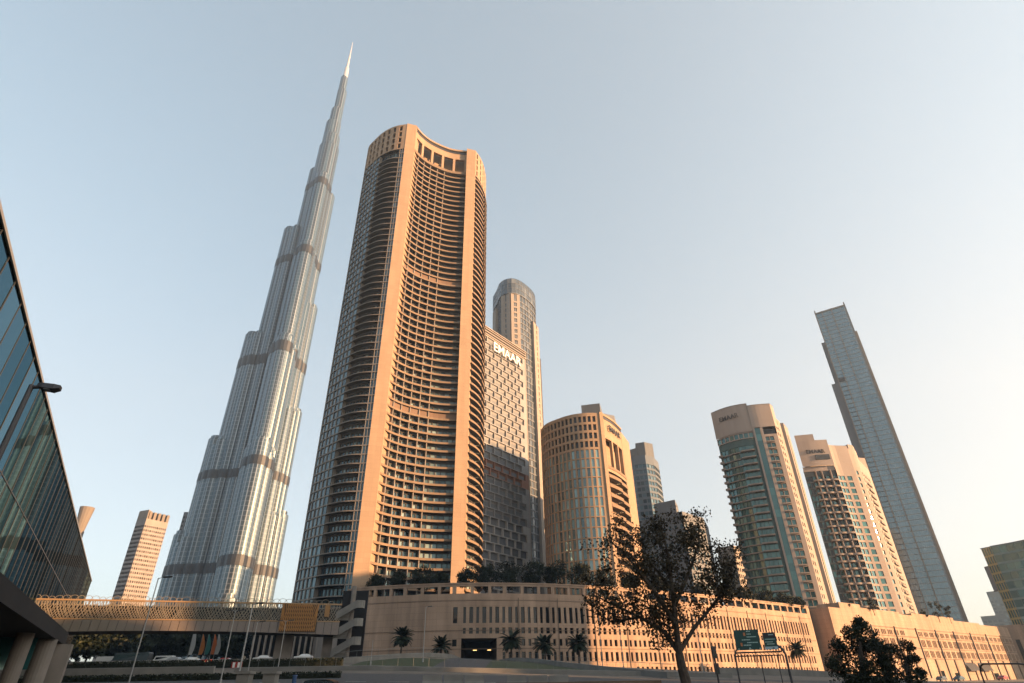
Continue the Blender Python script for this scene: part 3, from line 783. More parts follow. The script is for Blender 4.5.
# ---------------------------------------------------------------- right hand pair of residential towers
def residence_bowed():
    root = thing('residential_tower', 'beige tower with bowed teal glass front and thin sign on its stepped crown', 'tower', (122, 292, 2))
    Z0, ZT = 1.0, 127.0
    F = Curve([(107,286.8),(110.9,281.4),(115,277.8),(119.5,275.6),(122.3,274.9)], 6)
    G = Curve([(122.3,274.9),(125.5,273.9),(129.2,273.2),(133.2,272.7)], 3)
    H = Curve([(133.2,272.7),(136.4,276.6),(140.2,281.2)], 2)
    rear = [(148,291),(141,305),(120,312),(113.6,300)]
    MB().prism(F.pts(0,None,10,-1.6)+G.pts(0,None,5,-1.2)[1:]+H.pts(0,None,3,-.8)[1:]+[(146,289)]+rear[1:], Z0, 112).build('core', G_DARK, root)
    panes = []; slabs = []; wall = MB(); FH = 3.45; zs = band_levels(5, 108, FH, 2.95)
    us = [0, .8]; nb = 9
    for k in range(nb): a = .8+(F.L-1.8)*k/nb; us += [a+.1, a+(F.L-1.8)/nb-.1]
    us.append(F.L)
    us = [0.0]+us[2:]
    panes += facade(wall, F, us, zs, oe, .3, o=-1.0, jit=.02)
    for j in range(len(zs)//2):
        z = zs[2*j]
        slabs.append(sweep(MB(), F, 0, F.L*.58, [(-1.1,z-.35),(-.35,z-.35),(-.35,z+.15),(-1.1,z+.15)], 8))
        slabs.append(sweep(MB(), F, F.L*.6, F.L*.93, ledge(-1.1, .7, z-.3, .25, .4), 5))
        slabs.append(sweep(MB(), F, 0.0, F.L*.13, ledge(-1.1, .7, z-.3, .3, .8), 3))
    # front stone pier | teal strip | stone with balconies
    L = G.L; w2 = MB()
    uu = [0, .9, 3.5, 4.8, 8.6, L]
    strip = facade(w2, G, uu, [Z0, 6]+[6+3.45*k for k in range(1, 31)]+[ZT-14], lambda i, j: i == 1 and j > 0, .5, jit=.02)
    zz = band_levels(5, 109, FH, 2.7)
    w2 = MB()
    facade(w2, G, [0, .9], [Z0, ZT-13], lambda i, j: False); facade(w2, G, [3.5, 4.8], [Z0, ZT-13], lambda i, j: False)
    for q in (.9, 3.5): w2.poly([G.P(q,Z0,0), G.P(q,Z0,-.6), G.P(q,ZT-14,-.6), G.P(q,ZT-14,0)] if q > 1 else [G.P(q,Z0,-.6), G.P(q,Z0,0), G.P(q,ZT-14,0), G.P(q,ZT-14,-.6)])
    g2 = Curve(G.pts(4.8, L, 6))
    panes += facade(w2, g2, [0, .25, 2.15, 2.35, 4.3, g2.L], zz, lambda i, j: i in (1, 3) and j % 2 == 0, .6)
    for j in range(len(zz)//2):
        slabs.append(sweep(MB(), g2, .3, 4.2, ledge(-.5, .7, zz[2*j]-.3, .22, .35), 3))
    # lit right face
    w3 = MB()
    lit = facade(w3, H, [0, 1.6, 3.0, 4.6, 6.0, 8.0, H.L], [Z0]+[q+dz for q in [5+FH*k for k in range(33)] for dz in (0, 1.9)]+[ZT-8], lambda i, j: i in (1, 3) and j % 2 == 1, .5)
    H2 = Curve([(140.2,281.2),(141.6,280.6),(147.6,289.0),(148,291)])
    w4 = MB(); facade(w4, H2, [0, 1.6, H2.L*.3, H2.L*.42, H2.L*.9, H2.L], [Z0, 6, 112, 118], lambda i, j: False)
    w4.prism([(140.2,281.2),(141.6,280.6),(147.6,289.0),(148,291),(140,284)], 117.7, 118)
    MB().prism([tuple(H2.at(H2.L*.30,.04)), tuple(H2.at(H2.L*.42,.04)), tuple(H2.at(H2.L*.42,-.3)), tuple(H2.at(H2.L*.30,-.3))], 6, 112).build('window_strip', G_TEAL, root)
    w3.build('side_wall', S_LITE, root); w4.build('end_fin', S_LITE, root)
    wall.build('bowed_wall', stone('teal_spandrel', (.05,.10,.10), (3,3)), root); w2.build('front_wall', S_PALE, root)
    # crown
    cr = MB(); F2 = Curve(F.pts(0, None, 14, -.25)); zc = 108+.0
    facade(cr, F2, lin(0, F2.L, 14), [111.6, ZT], lambda i, j: False)
    cr.prism(F2.pts(0, None, 14)+[(123.5,280),(112,290)], ZT-.5, ZT)
    cr.poly([(122.3,274.9,111),(123.5,280,111),(123.5,280,ZT),(122.3,274.9,ZT)])
    gq = Curve(G.pts(0, None, 6, .12)); facade(cr, gq, lin(0, gq.L, 6), [ZT-14, ZT-1.4], lambda i, j: False)
    hq = Curve([gq.at(gq.L)[:], (136.2,276.0)]); facade(cr, hq, [0, hq.L], [ZT-14, ZT-1.4], lambda i, j: False)
    cr.prism([tuple(p) for p in gq.pts(0, None, 6)]+[(136.2,276.0),(138,290),(124,290)], ZT-1.8, ZT-1.4)
    cr.poly([(136.2,276,ZT-14),(138,290,ZT-14),(138,290,ZT-1.4),(136.2,276,ZT-1.4)])
    cr.build('crown', S_PALE, root)
    tw = MB(); panes += facade(tw, F, bays(F.L, 8, .5), [108, 108.5, 111.0, 111.6], lambda i, j: i % 2 == 1 and j == 1, .4, o=-.6)
    tw.build('clerestory_wall', S_PALE, root)
    MB().prism(rear+[(111,291),(140,284)], Z0, ZT-8).build('rear_wall', S_PALE, root)
    a, b = F2.at(F2.L*.22, .15), F2.at(F2.L*.62, .15); d = (b-a).normalized()
    m_ = F2.at(F2.L*.42, .3); o = a+(m_-(a+b)/2)
    text('EMAAR', (o.x, o.y, ZT-7.2), (d.x, d.y, 0), (0,0,1), 3.3, plain('dark_letters', (.03,.03,.035), .5), root)
    add_many(slabs, 'balcony', S_PALE, root)
    add_panes(strip, G_TEAL, root, 'strip_window', 31); add_panes(panes+lit, G_TEAL, root)
residence_bowed()

def residence_wavy():
    root = thing('residential_tower', 'beige tower with rippling balcony rows and a black panel below its crown sign', 'tower', (172, 305, 2))
    Z0, ZT = 1.0, 113.5
    pts = [(151,291.5)]
    F = Curve([(151,291.5),(158,289.9),(166.3,289.0)], 4)
    G = Curve([(166.3,289.0),(169.5,290.4),(173,290.8),(177.2,291.2)], 3)
    H = Curve([(177.2,291.2),(181.5,293.0),(184.4,296.4)], 3)
    K = Curve([(184.4,296.4),(192,305.5),(199,314)])
    rear = [(199,314),(188,330),(173,332),(164.5,315)]
    MB().prism(F.pts(0,None,5,-1.4)+G.pts(0,None,4,-1.0)[1:]+H.pts(0,None,4,-.8)[1:]+[(191,306),(197,313)]+rear[1:], Z0, 96).build('core', G_DARK, root)
    panes = []; slabs = []; FH = 3.3; zs = band_levels(4, 95, FH, 2.6)
    w1 = MB(); L = F.L
    us = [0, .4, 1.9, 2.1, 3.6]
    us = [0.0]
    for a, b in ((.3,1.7),(1.9,3.3),(3.6,5.2),(5.6,8.0),(8.6,9.9),(10.2,12.4),(12.9,L-.6)): us += [a, b]
    us.append(L)
    panes += facade(w1, F, us, zs, oe, .3, o=-1.1, jit=.02)
    w1.build('balcony_wall', stone('dark_spandrel', (.09,.10,.10), (3,3)), root)
    for j in range(len(zs)//2):
        z = zs[2*j]; mb = MB(); n = 20; prof_n = 6
        for q in range(n+1):
            u = 3.4+(L-3.6)*q/n; d = .35+.5*abs(math.sin(math.pi*3*q/n))
            for o, zz in ledge(-1.0, d, z-.3, .3, .5, .12): mb.v.append(F.P(u, zz, o))
        for q in range(n):
            for jj in range(6):
                r_ = (jj+1) % 6; mb.f.append((q*6+jj, q*6+r_, (q+1)*6+r_, (q+1)*6+jj)); mb.uv.append(None); mb.val.append(.5)
        for e in (0, n): mb.f.append(tuple(e*6+jj for jj in range(6))); mb.uv.append(None); mb.val.append(.5)
        slabs.append(mb)
    for u in (5.4, 8.3, 12.65):
        a, b = F.at(u-.2, -1.0), F.at(u+.2, .5)
        c, e = F.at(u+.2, -1.0), F.at(u-.2, .5)
        MB().prism([tuple(e), tuple(b), tuple(c), tuple(a)], Z0, 95).build('balcony_pier', S_PALE, root)
    w2 = MB(); panes += facade(w2, G, [0, .25, 2.3, 2.6, 4.6, 6.0, 7.4, 8.6, G.L], band_levels(4, 96, FH, 2.3), lambda i, j: i in (1, 3, 5, 6) and j % 2 == 0, .3, jit=.02)
    w2.build('front_wall', S_PALE, root)
    w3 = MB(); panes += facade(w3, H, [0, .8, 2.2, 4.4, 5.6, 7.2, H.L], band_levels(4, 97, FH, 2.0), lambda i, j: i in (1, 4) and j % 2 == 0, .4)
    w3.build('corner_wall', S_LITE, root); w3 = MB()
    panes += facade(w3, K, [0, 1.2, 3.0, 4.6, 6.4, 8.2, 10, 12, 14, 16, K.L], band_levels(4, 97, FH, 1.9), lambda i, j: i in (1, 3, 5, 7) and j % 2 == 0, .4)
    w3.build('side_wall', S_LITE, root)
    for j in range(0, 27):
        slabs.append(sweep(MB(), K, .8, 9.5, ledge(-.3, .8, 3.7+FH*j, .3, .8), 4))
    cr = MB()
    facade(cr, F, lin(0, L, 5), [97.6, ZT-2], lambda i, j: False, o=.1)
    facade(cr, F, lin(0, L, 5), [95, 97.6], lambda i, j: False, o=-.8)
    cr.prism(F.pts(0,None,5,.1)+[(168,300),(158.5,303)], ZT-2.4, ZT-2)
    cr.prism([(151,291.4),(156.5,290.2),(160.2,289.5),(161.5,300),(158.5,303)], ZT-2.3, ZT+1.4)
    facade(cr, G, lin(0, G.L, 5), [96, ZT-4.8], lambda i, j: False)
    facade(cr, H, lin(0, H.L, 6), [97, ZT-6.2], lambda i, j: False)
    facade(cr, K, lin(0, K.L, 5), [97, ZT-11], lambda i, j: False)
    cr.prism([(166.2,289.2)]+G.pts(0,None,4)[1:]+[(178,302),(166,302)], ZT-5.1, ZT-4.8)
    cr.prism(H.pts(0,None,5)+[(184,306),(177,303)], ZT-6.5, ZT-6.2)
    cr.prism([(178.6,292.4),(182.0,293.9),(184.6,297.4),(181,301),(177.6,298)], ZT-6.4, ZT-3.6)
    cr.prism([(184.4,296.4),(199,314),(188,328),(176,306)], ZT-11.3, ZT-11)
    cr.build('crown', S_PALE, root)
    MB().prism(rear+[(158.5,303)], Z0, ZT-4).build('rear_wall', S_PALE, root)
    a, b = F.at(L*.22, .35), F.at(L*.8, .35); d = (b-a).normalized()
    text('EMAAR', (a.x, a.y, ZT-9.2), (d.x, d.y, 0), (0,0,1), 2.9, plain('dark_letters', (.03,.03,.035), .5), root)
    p = [F.at(L*.47,.12), F.at(L*.93,.12), F.at(L*.93,.45), F.at(L*.47,.45)]
    MB().prism([tuple(p[3]), tuple(p[2]), tuple(p[1]), tuple(p[0])], ZT-12.7, ZT-10.1, bottom=True).build('black_panel', plain('sign_backing', (.03,.035,.04), .4), root)
    add_many(slabs, 'balcony', S_PALE, root); add_panes(panes, G_TEAL, root)
residence_wavy()

# ---------------------------------------------------------------- tall blue glass slab
def glass_slab():
    root = thing('glass_tower', 'tall slim pale blue glass slab tower with thin grey vertical lines', 'tower', (275, 415, 2))
    A, B = Vector((257.2,405.3)), Vector((276.0,392.7)); d = (B-A).normalized(); n = Vector((d.y,-d.x)); bk = -n*30
    Z0, ZT = 1, 268.5; cv = Curve([tuple(A), tuple(B)]); L = cv.L
    MB().prism([tuple(A-n*.5), tuple(B-n*.5), tuple(B+bk), tuple(A+bk)], Z0, ZT-1.2).build('core', S_GREY, root)
    panes = []; fr = MB(); FH = 3.6
    us = [0.0, .5]
    cols = [(.5,2.6),(2.72,4.8),(5.4,7.4),(7.52,9.6),(9.72,11.9),(12.6,14.6),(14.72,16.8),(16.92,19.0),(19.12,21.2)]
    us = [0.0]
    for a, b in cols: us += [a, b]
    us.append(L)
    zs = []; z = 4.0
    while z < ZT-3: zs += [z, z+.5]; z += FH
    zs.append(ZT-1.2)
    def val(i, j):
        k = (i-1)//2; fl = j//2
        if k == 4 and 8 < fl < 52 and R.random() < .8: return R.uniform(0, .05)
        if k == 0 and fl < 55: return R.uniform(.1, .4)
        return R.uniform(.45, 1)
    panes += facade(fr, cv, us, zs, odd, .25, jit=.008, valf=val)
    fr.build('mullion_grid', stone('steel_panel', (.30,.345,.37), (3,3)), root)
    for u in (0, 5.1, 12.25, L):
        p = cv.at(u, .25); MB().box(p.x, p.y, (Z0+ZT)/2, .7, .9, ZT-Z0, math.atan2(d.y, d.x)).build('vertical_rib', S_LITE, root)
    top = MB(); sweep(top, cv, -0.0, L, [(-1, ZT-1.2), (.3, ZT-1.2), (.3, ZT), (-1, ZT)], 1); top.build('parapet', S_LITE, root)
    for u in (.2, L-.2):
        p = cv.at(u, 0); MB().box(p.x, p.y, ZT+.9, .9, 1.2, 2.6, math.atan2(d.y, d.x)).build('corner_post', S_LITE, root)
    # left flanges stepping out lower down
    for w_, zt, back in ((3.0, 243, 6), (5.6, 204, 3)):
        p = A-d*w_-n*back
        q = A-n*back
        MB().prism([tuple(p), tuple(q), tuple(q+bk*.7), tuple(p+bk*.7)], Z0, zt).build('side_flange', S_GREY, root)
    # balconies in the left bay below the notch
    bal = []
    for k in range(55):
        z = 4+FH*k
        bal.append(sweep(MB(), cv, .3, 4.9, [(-.1, z), (.14, z), (.14, z+.35), (-.1, z+.35)], 1))
    add_many(bal, 'balcony', S_GREY, root)
    MB().obox((A.x+d.x*.5+n.x*.1, A.y+d.y*.5+n.y*.1, 203), (d.x*4.3, d.y*4.3, 0), (n.x*.4, n.y*.4, 0), (0,0,3.4)).build('dark_recess', DSTEEL, root)
    # right flange
    p = B-n*1.2; q = B+d*1.6-n*1.2
    MB().prism([tuple(p), tuple(q), tuple(q+bk*.8), tuple(p+bk*.8)], Z0, 243).build('side_flange', S_LITE, root)
    add_panes(panes, G_SKY, root)
glass_slab()

# ---------------------------------------------------------------- simple distant towers
def block_tower(name, label, cat, foot, z0, zt, wallm, glassm, bay, fh, open_w, open_h, faces, crown=None, depth=.3, limit=100, valf=None, first=None):
    """foot: plan polygon, CCW; faces: indices of edges seen from the street that get real openings"""
    cx = sum(p[0] for p in foot)/len(foot); cy = sum(p[1] for p in foot)/len(foot)
    root = thing(name, label, cat, (cx, cy, z0))
    panes = []; wall = MB(); n = len(foot)
    inset = [(cx+(p[0]-cx)*.97, cy+(p[1]-cy)*.97) for p in foot]
    for i in range(n):
        a, b = foot[i], foot[(i+1) % n]; cv = Curve([a, b])
        if i in faces:
            nb = max(1, round(cv.L/bay)); us = bays(cv.L, nb, bay*(1-(first if first and i == 0 else open_w)))
            zs = [z0]; z = z0+3
            while z+fh < zt-1: zs += [z, z+fh*open_h]; z += fh
            zs.append(zt)
            panes += facade(wall, cv, us, zs, odd, depth, valf=valf)
        else: wall.poly([(a[0],a[1],z0),(b[0],b[1],z0),(b[0],b[1],zt),(a[0],a[1],zt)], [(0,z0),(cv.L,z0),(cv.L,zt),(0,zt)])
    wall.build('wall', wallm, root)
    MB().poly([(p[0],p[1],zt-.4) for p in foot]).build('roof', CONC, root)
    if crown: crown(root)
    add_panes(panes, glassm, root, limit=limit)
    return root
def dpt(az, d): return pol(az, d)

# lit beige tower on the far left
P0, P1, P2 = dpt(-33.15, 424), dpt(-32.5, 417), dpt(-30.85, 423)
ang = Vector((P2[0]-P1[0], P2[1]-P1[1])).normalized(); nb_ = Vector((-.545, .838))
def left_crown(root):
    for k in range(5):
        p = Vector(P1)+ang*(1.2+k*2.7)
        MB().box(p.x+nb_.x*2, p.y+nb_.y*2, 94.5, 1.6, 2.6, 4.4, math.atan2(ang.y, ang.x)).build('parapet_post', S_LITE, root)
    MB().prism([P0, P1, tuple(Vector(P1)+ang*2+nb_*4), tuple(Vector(P0)+nb_*6)], 91.5, 97.5).build('parapet_block', S_LITE, root)
block_tower('apartment_tower', 'far pinkish apartment tower with ridged parapet standing beside the silver skyscraper', 'tower',
    [P0, P1, P2, tuple(Vector(P2)+nb_*16), tuple(Vector(P0)+nb_*14)], 5, 92.2, stone('pinkish_stone', (.30,.27,.255), (3,3)), G_DARK, 1.25, 2.4, .5, .5, (0, 1), left_crown, first=.94)
# grey banded tower
fp = [dpt(11.5, 386), dpt(12.2, 381), dpt(13.4, 380), dpt(14.2, 386), dpt(14.6, 398), dpt(12, 412)]
def grey_crown(root):
    q = [dpt(12.6, 383.5), dpt(13.5, 382.5), dpt(14.3, 388), dpt(14.3, 398), dpt(12.5, 400)]
    MB().prism(q, 133, 143.5).build('penthouse', stone('roof_panel', (.13,.14,.15), (1.2,6), jcol=.4), root)
    q = [dpt(11.9, 386), dpt(12.7, 382.6), dpt(12.7, 398), dpt(12, 400)]
    MB().prism(q, 133, 140).build('penthouse', stone('roof_panel', (.13,.14,.15), (1.2,6), jcol=.4), root)
block_tower('office_tower', 'grey blue banded tower with blank boxy top behind the shorter round tower', 'tower', fp, 5, 133.5, stone('blue_grey_panel', (.12,.145,.175), (3,3)), G_BLUE, 3.2, 3.9, .86, .62, (0,1,2,3), grey_crown)
# blue tower whose top shows over the round tower
fp = [dpt(6.5, 300), dpt(9.6, 298), dpt(10.8, 303), dpt(11, 318), dpt(7, 322)]
def back_crown(root):
    MB().prism([dpt(7.4, 303), dpt(9.4, 302), dpt(9.6, 315), dpt(7.5, 316)], 128, 139).build('plant_room', stone('roof_panel', (.13,.14,.15), (1.2,6), jcol=.4), root)
block_tower('office_tower', 'blue grey tower showing only its top above the sandstone round tower', 'tower', fp, 5, 131, S_GREY, G_SKY, 2.2, 3.6, .9, .7, (0,1,2), back_crown, limit=30)
# mid rise behind the street tree
fp = [dpt(10.9, 296), dpt(16.1, 280), dpt(17.9, 297), dpt(18.2, 318), dpt(11, 330)]
def mid_crown(root):
    MB().prism([dpt(13.6, 292), dpt(15.6, 287), dpt(15.8, 300), dpt(13.8, 304)], 71, 77.5).build('plant_room', S_GREY, root)
block_tower('office_block', 'grey mid rise block with dense window grid, behind the bare street tree', 'building', fp, 2, 70, S_GREY, G_BLUE, 3.0, 3.6, .5, .5, (0,1,2), mid_crown, limit=100)
fp = [dpt(18.6, 395), dpt(20.0, 392), dpt(20.6, 402), dpt(20.4, 415), dpt(18.8, 415)]
block_tower('apartment_tower', 'narrow distant beige tower against the left edge of the bowed tower', 'tower', fp, 2, 74, S_LITE, G_DARK, 2.6, 3.6, .5, .6, (0,1), limit=60)
# far small towers at the left
def flared(root_az, d):
    x, y = pol(root_az, d); root = thing('flared_tower', 'tiny far tower with flared sunlit top behind the glass building edge', 'tower', (x, y, 5))
    mb = MB(); mb.tube((x,y,5), (x,y,89), 2.9, 2.9, 14); mb.tube((x,y,89), (x,y,104), 2.6, 4.2, 14); mb.build('shaft', S_LITE, root)
    b = MB()
    for k in range(14): b.tube((x,y,12+5.5*k), (x,y,13.8+5.5*k), 3.05, 3.05, 14)
    b.build('window_band', G_DARK, root, kind='stuff')
flared(-36.75, 460)
fp = [dpt(-29.9, 640), dpt(-29.0, 636), dpt(-28.6, 646), dpt(-29.4, 660)]
block_tower('apartment_tower', 'thin far tower half hidden behind left foot of the silver skyscraper', 'tower', fp, 5, 150, S_GREY, G_DARK, 3, 4, .6, .5, (0,1), limit=40)
# teal glass office at the right edge
A, B, C = Vector(dpt(37.75, 480)), Vector(dpt(38.35, 474)), Vector(dpt(44, 455))
def teal(): 
    root = thing('glass_office', 'teal glass office block with yellow end bay, cut by the right picture edge', 'building', (310, 360, 1))
    n = Vector((.62,.78)); ZT = 71.2
    Ab, Cb = A+n*30, C+n*30
    MB().prism([tuple(A+n*.4), tuple(B+n*.4), tuple(C+n*.4), tuple(Cb), tuple(Ab)], 1, ZT-.3).build('core', G_TEAL, root)
    fr = MB(); ps = []; c1 = Curve([tuple(B), tuple(C)])
    zs = [1.0]; z = 2.0
    while z < ZT-3: zs += [z, z+3.9]; z += 5.0
    zs.append(ZT)
    ps = facade(fr, c1, bays(c1.L, 12, .15), zs, odd, .2, jit=.04)
    fr.build('floor_edge_frame', stone('floor_edge', (.14,.21,.21), (3,3)), root)
    f2 = MB(); c2 = Curve([tuple(A), tuple(B)])
    y = facade(f2, c2, bays(c2.L, 4, .5), zs, odd, .5)
    f2.build('end_bay_frame', plain('yellow_panel', (.34,.25,.08), .5), root)
    sweep(MB(), Curve([tuple(A), tuple(B), tuple(C)]), 0, (B-A).length+(C-B).length, [(-1,ZT),(.5,ZT),(.5,ZT+.6),(-1,ZT+.6)], 2).build('roof_edge', S_GREY, root)
    sweep(MB(), Curve([tuple(B+n*8), tuple(C+n*8)]), 0, (C-B).length, [(-1,ZT),(.5,ZT),(.5,ZT+1.6),(-1,ZT+1.6)], 2).build('roof_screen', S_GREY, root)
    p = A-(B-A).normalized()*3.6+n*1.0
    MB().prism([tuple(p), tuple(A+n), tuple(A+n*7), tuple(p+n*6)], 47.5, 61.5, bottom=True).build('hanging_box', S_GREY, root)
    add_panes(ps, G_TEAL, root); add_panes(y, G_TEAL, root, 'end_bay_window', 30)
teal()
# hazy far blocks between mall and glass office
FARM = stone('far_grey_panel', (.06,.10,.115), (4,4))
specs = [(36.1, 37.6, 900, 62, 'low grey far block at the foot of the blue glass slab'),
         (37.0, 37.75, 1000, 96, 'tallest slender far tower in the gap before the teal office'),
         (37.5, 38.9, 950, 82, 'grey far tower stepped behind the yellow end bay'),
         (38.2, 40.5, 880, 56, 'broad low far block under the teal office')]
for a0, a1, d, h, lab in specs:
    fp = [dpt(a0, d), dpt(a1, d-6), dpt(a1, d+30), dpt(a0, d+34)]
    block_tower('distant_tower', lab, 'tower', fp, 0, h, FARM, G_BLUE, 5, 4, .7, .6, (0,), limit=12)
# ---------------------------------------------------------------- podium with slot windows
POD = Curve([(-52.5,183),(-50.5,178.5),(-46.5,175),(-41.5,171.7),(-30,168.9),(-15.3,167.4),(2,169.5),(18.1,174.8),(32,182),(49,192.6),(66.7,204.4),(88,220.8),(110,238)], 8)
def podium():
    root = thing('podium_building', 'long low curved sandstone podium with rows of narrow slot windows', 'building', (20, 190, 4))
    cv = POD; L = cv.L; Z0, ZT = -1.0, 25.6; panes = []
    # where the garage opening starts and ends along the curve
    def uat(az):
        best = min((abs(math.degrees(math.atan2(cv.at(L*k/800).x, cv.at(L*k/800).y))-az), L*k/800) for k in range(801)); return best[1]
    ug0, ug1 = uat(-4.95), uat(-1.85); us0 = ug0
    pitch = 1.86; us = [0.0, ug0-2.4, ug0-1.2]
    win = []; u = us0+.35; k = 0
    while u+pitch < L-1.0:
        w_ = 1.0 if k % 2 else .74
        us += [u, u+w_]; win.append(len(us)-2); u += pitch if k % 2 else pitch-.25; k += 1
    us.append(L); ws = set(win)
    zs = [Z0, 4.2, 5.7, 7.0, 9.2, 10.6, 12.2, 13.5, 14.9, 16.0, 19.9, 22.3]
    rows = {1, 3, 5, 7, 9}
    gz = 12.4
    wall = MB()
    def isopen(i, j):
        if i == 1: return j in (5, 9)
        if i not in ws or j not in rows: return False
        mid = (us[i]+us[i+1])/2
        if ug0-.3 < mid < ug1+.3 and j <= 5: return False
        gz_ = ground(*cv.at(mid)[:])
        return zs[j] > gz_+.1
    # the garage portal is its own opening: leave its cells out by splitting the curve
    def sub(a, b): return Curve(cv.pts(a, b, max(4, int((b-a)/1.5))))
    left, mid_, right = sub(0, ug0), sub(ug0, ug1), sub(ug1, L)
    def loc(a, b):
        return [a]+[u for u in us if a+.02 < u < b-.02]+[b]
    def run(a, b, c, zlist, fn):
        ul = loc(a, b)
        def f(i, j):
            m_ = (ul[i]+ul[i+1])/2
            ii = max(k for k in range(len(us)) if us[k] <= m_+1e-6)
            return fn(min(ii, len(us)-2), zlist, j)
        return facade(wall, Curve(cv.pts(a, b, max(6, int((b-a)/1.2)))), [x-a for x in ul], zlist, f, .5)
    panes += run(0, ug0, left, zs, lambda i, zl, j: isopen(i, j))
    panes += run(ug1, L, right, zs, lambda i, zl, j: isopen(i, j))
    panes += run(ug0, ug1, mid_, [gz]+zs[7:], lambda i, zl, j: j > 0 and isopen(i, j+6))
    # roof terrace screen with long openings, seen through
    uu = [0.0]; u = .9; k = 0
    while u+4.4 < L: uu += [u, u+3.9] if k % 3 != 2 else [u, u+3.2]; u += 4.75 if k % 3 != 2 else 4.2; k += 1
    uu.append(L)
    tb = MB()
    holes = facade(tb, cv, uu, [22.3, 23.2, 25.0, ZT], lambda i, j: i % 2 == 1 and j == 1, .7, maxu=1.6)
    for a, b in zip(lin(0, L, 110)[:-1], lin(0, L, 110)[1:]):
        tb.poly([cv.P(a, ZT, 0), cv.P(b, ZT, 0), cv.P(b, ZT, -.7), cv.P(a, ZT, -.7)])
        for c, d in ((22.3, 23.2), (25.0, ZT)): tb.poly([cv.P(b, c, -.7), cv.P(a, c, -.7), cv.P(a, d, -.7), cv.P(b, d, -.7)])
    for i in range(0, len(uu)-1, 2):
        a, b = uu[i], uu[i+1]; tb.poly([cv.P(b, 23.2, -.7), cv.P(a, 23.2, -.7), cv.P(a, 25, -.7), cv.P(b, 25, -.7)])
    sweep(tb, cv, 0, L, [(-.75, ZT), (.18, ZT), (.18, ZT+.32), (-.75, ZT+.32)], 110)
    tb.build('terrace_screen', S_POD, root)
    # terrace deck, end wall
    deck = cv.pts(0, None, 60, -.72)+[(122,262),(60,260),(-30,235),(-50,200)]
    MB().poly([(x, y, 22.2) for x, y in deck]).build('terrace_deck', CONC, root)
    e = cv.at(L); wall.poly([(e.x, e.y, Z0), (e.x+12, e.y+24, Z0), (e.x+12, e.y+24, ZT), (e.x, e.y, ZT)], [(0,Z0),(26,Z0),(26,ZT),(0,ZT)])
    s = cv.at(0); wall.poly([(s.x+6, s.y+26, Z0), (s.x, s.y, Z0), (s.x, s.y, ZT), (s.x+6, s.y+26, ZT)], [(0,Z0),(26,Z0),(26,ZT),(0,ZT)])
    wall.build('slot_wall', S_POD, root)
    # string course lines
    for z in (9.9, 14.2, 21.4): sweep(MB(), cv, 0, L, [(-.1, z), (.07, z), (.07, z+.14), (-.1, z+.14)], 100).build('string_course', S_POD, root)
    for px in range(14):
        u = ug1+6+px*11.1
        if u < L-2: p, q = cv.at(u-.09, .16), cv.at(u+.09, .02); MB().box((p.x+q.x)/2, (p.y+q.y)/2, 11.4, .16, .16, 21.5).build('downpipe', stone('pipe_tan', (.22,.165,.125), (9,9)), root)
    # garage
    a, b = cv.at(ug0), cv.at(ug1); ai, bi = cv.at(ug0, -16), cv.at(ug1, -16)
    g = MB(); zf = ground(a.x, a.y)-.6
    g.poly([(ai.x,ai.y,zf),(bi.x,bi.y,zf),(bi.x,bi.y,gz),(ai.x,ai.y,gz)])
    g.poly([(a.x,a.y,zf),(ai.x,ai.y,zf),(ai.x,ai.y,gz),(a.x,a.y,gz)]); g.poly([(bi.x,bi.y,zf),(b.x,b.y,zf),(b.x,b.y,gz),(bi.x,bi.y,gz)])
    g.poly([(a.x,a.y,gz),(ai.x,ai.y,gz),(bi.x,bi.y,gz),(b.x,b.y,gz)]); g.poly([(a.x,a.y,zf+.5),(b.x,b.y,zf+.5),(bi.x,bi.y,zf+.5),(ai.x,ai.y,zf+.5)])
    g.build('garage_interior', plain('garage_paint', (.035,.03,.028), .8), root)
    n = (ai-a).normalized(); t = (b-a).normalized()
    for f in (.36, .78):
        p = a+t*((b-a).length*f)+n*7
        MB().box(p.x, p.y, gz-2.4, 1.0, .2, .12, math.atan2(t.y, t.x)).build('garage_lamp', plain('lamp_glow', (1,.7,.3), .5, emit=(1,.62,.22), es=1.0), root)
    # billboard niche on the sunlit side
    ub = uat(11.6); p = cv.at(ub, .12); q = cv.at(ub+4.6, .12)
    add_panes(panes, G_DARK, root)
    return ug0, ug1
podium()

# wing with vertical fins left of the podium, under the bridge
def fin_wing():
    root = thing('fin_wall', 'dark wall screened by pale upright fins behind the bridge supports', 'wall', (-56, 172, 6))
    A, B = Vector((-72, 176)), Vector((-50.8, 179.2)); d = (B-A).normalized(); n = Vector((d.y, -d.x)); L = (B-A).length
    MB().prism([tuple(A), tuple(B), tuple(B-n*10), tuple(A-n*10)], 4, 17.6).build('wall', G_DARK, root)
    for k in range(15):
        p = A+d*(L*k/14)+n*.5; MB().box(p.x, p.y, 13, .45, .9, 8.6, math.atan2(d.y, d.x)).build('fin', CONC, root)
    m = A+d*L/2+n*.5; MB().box(m.x, m.y, 6.4, L, 1.2, 4.6, math.atan2(d.y, d.x)).build('plinth', CONC, root)
fin_wing()

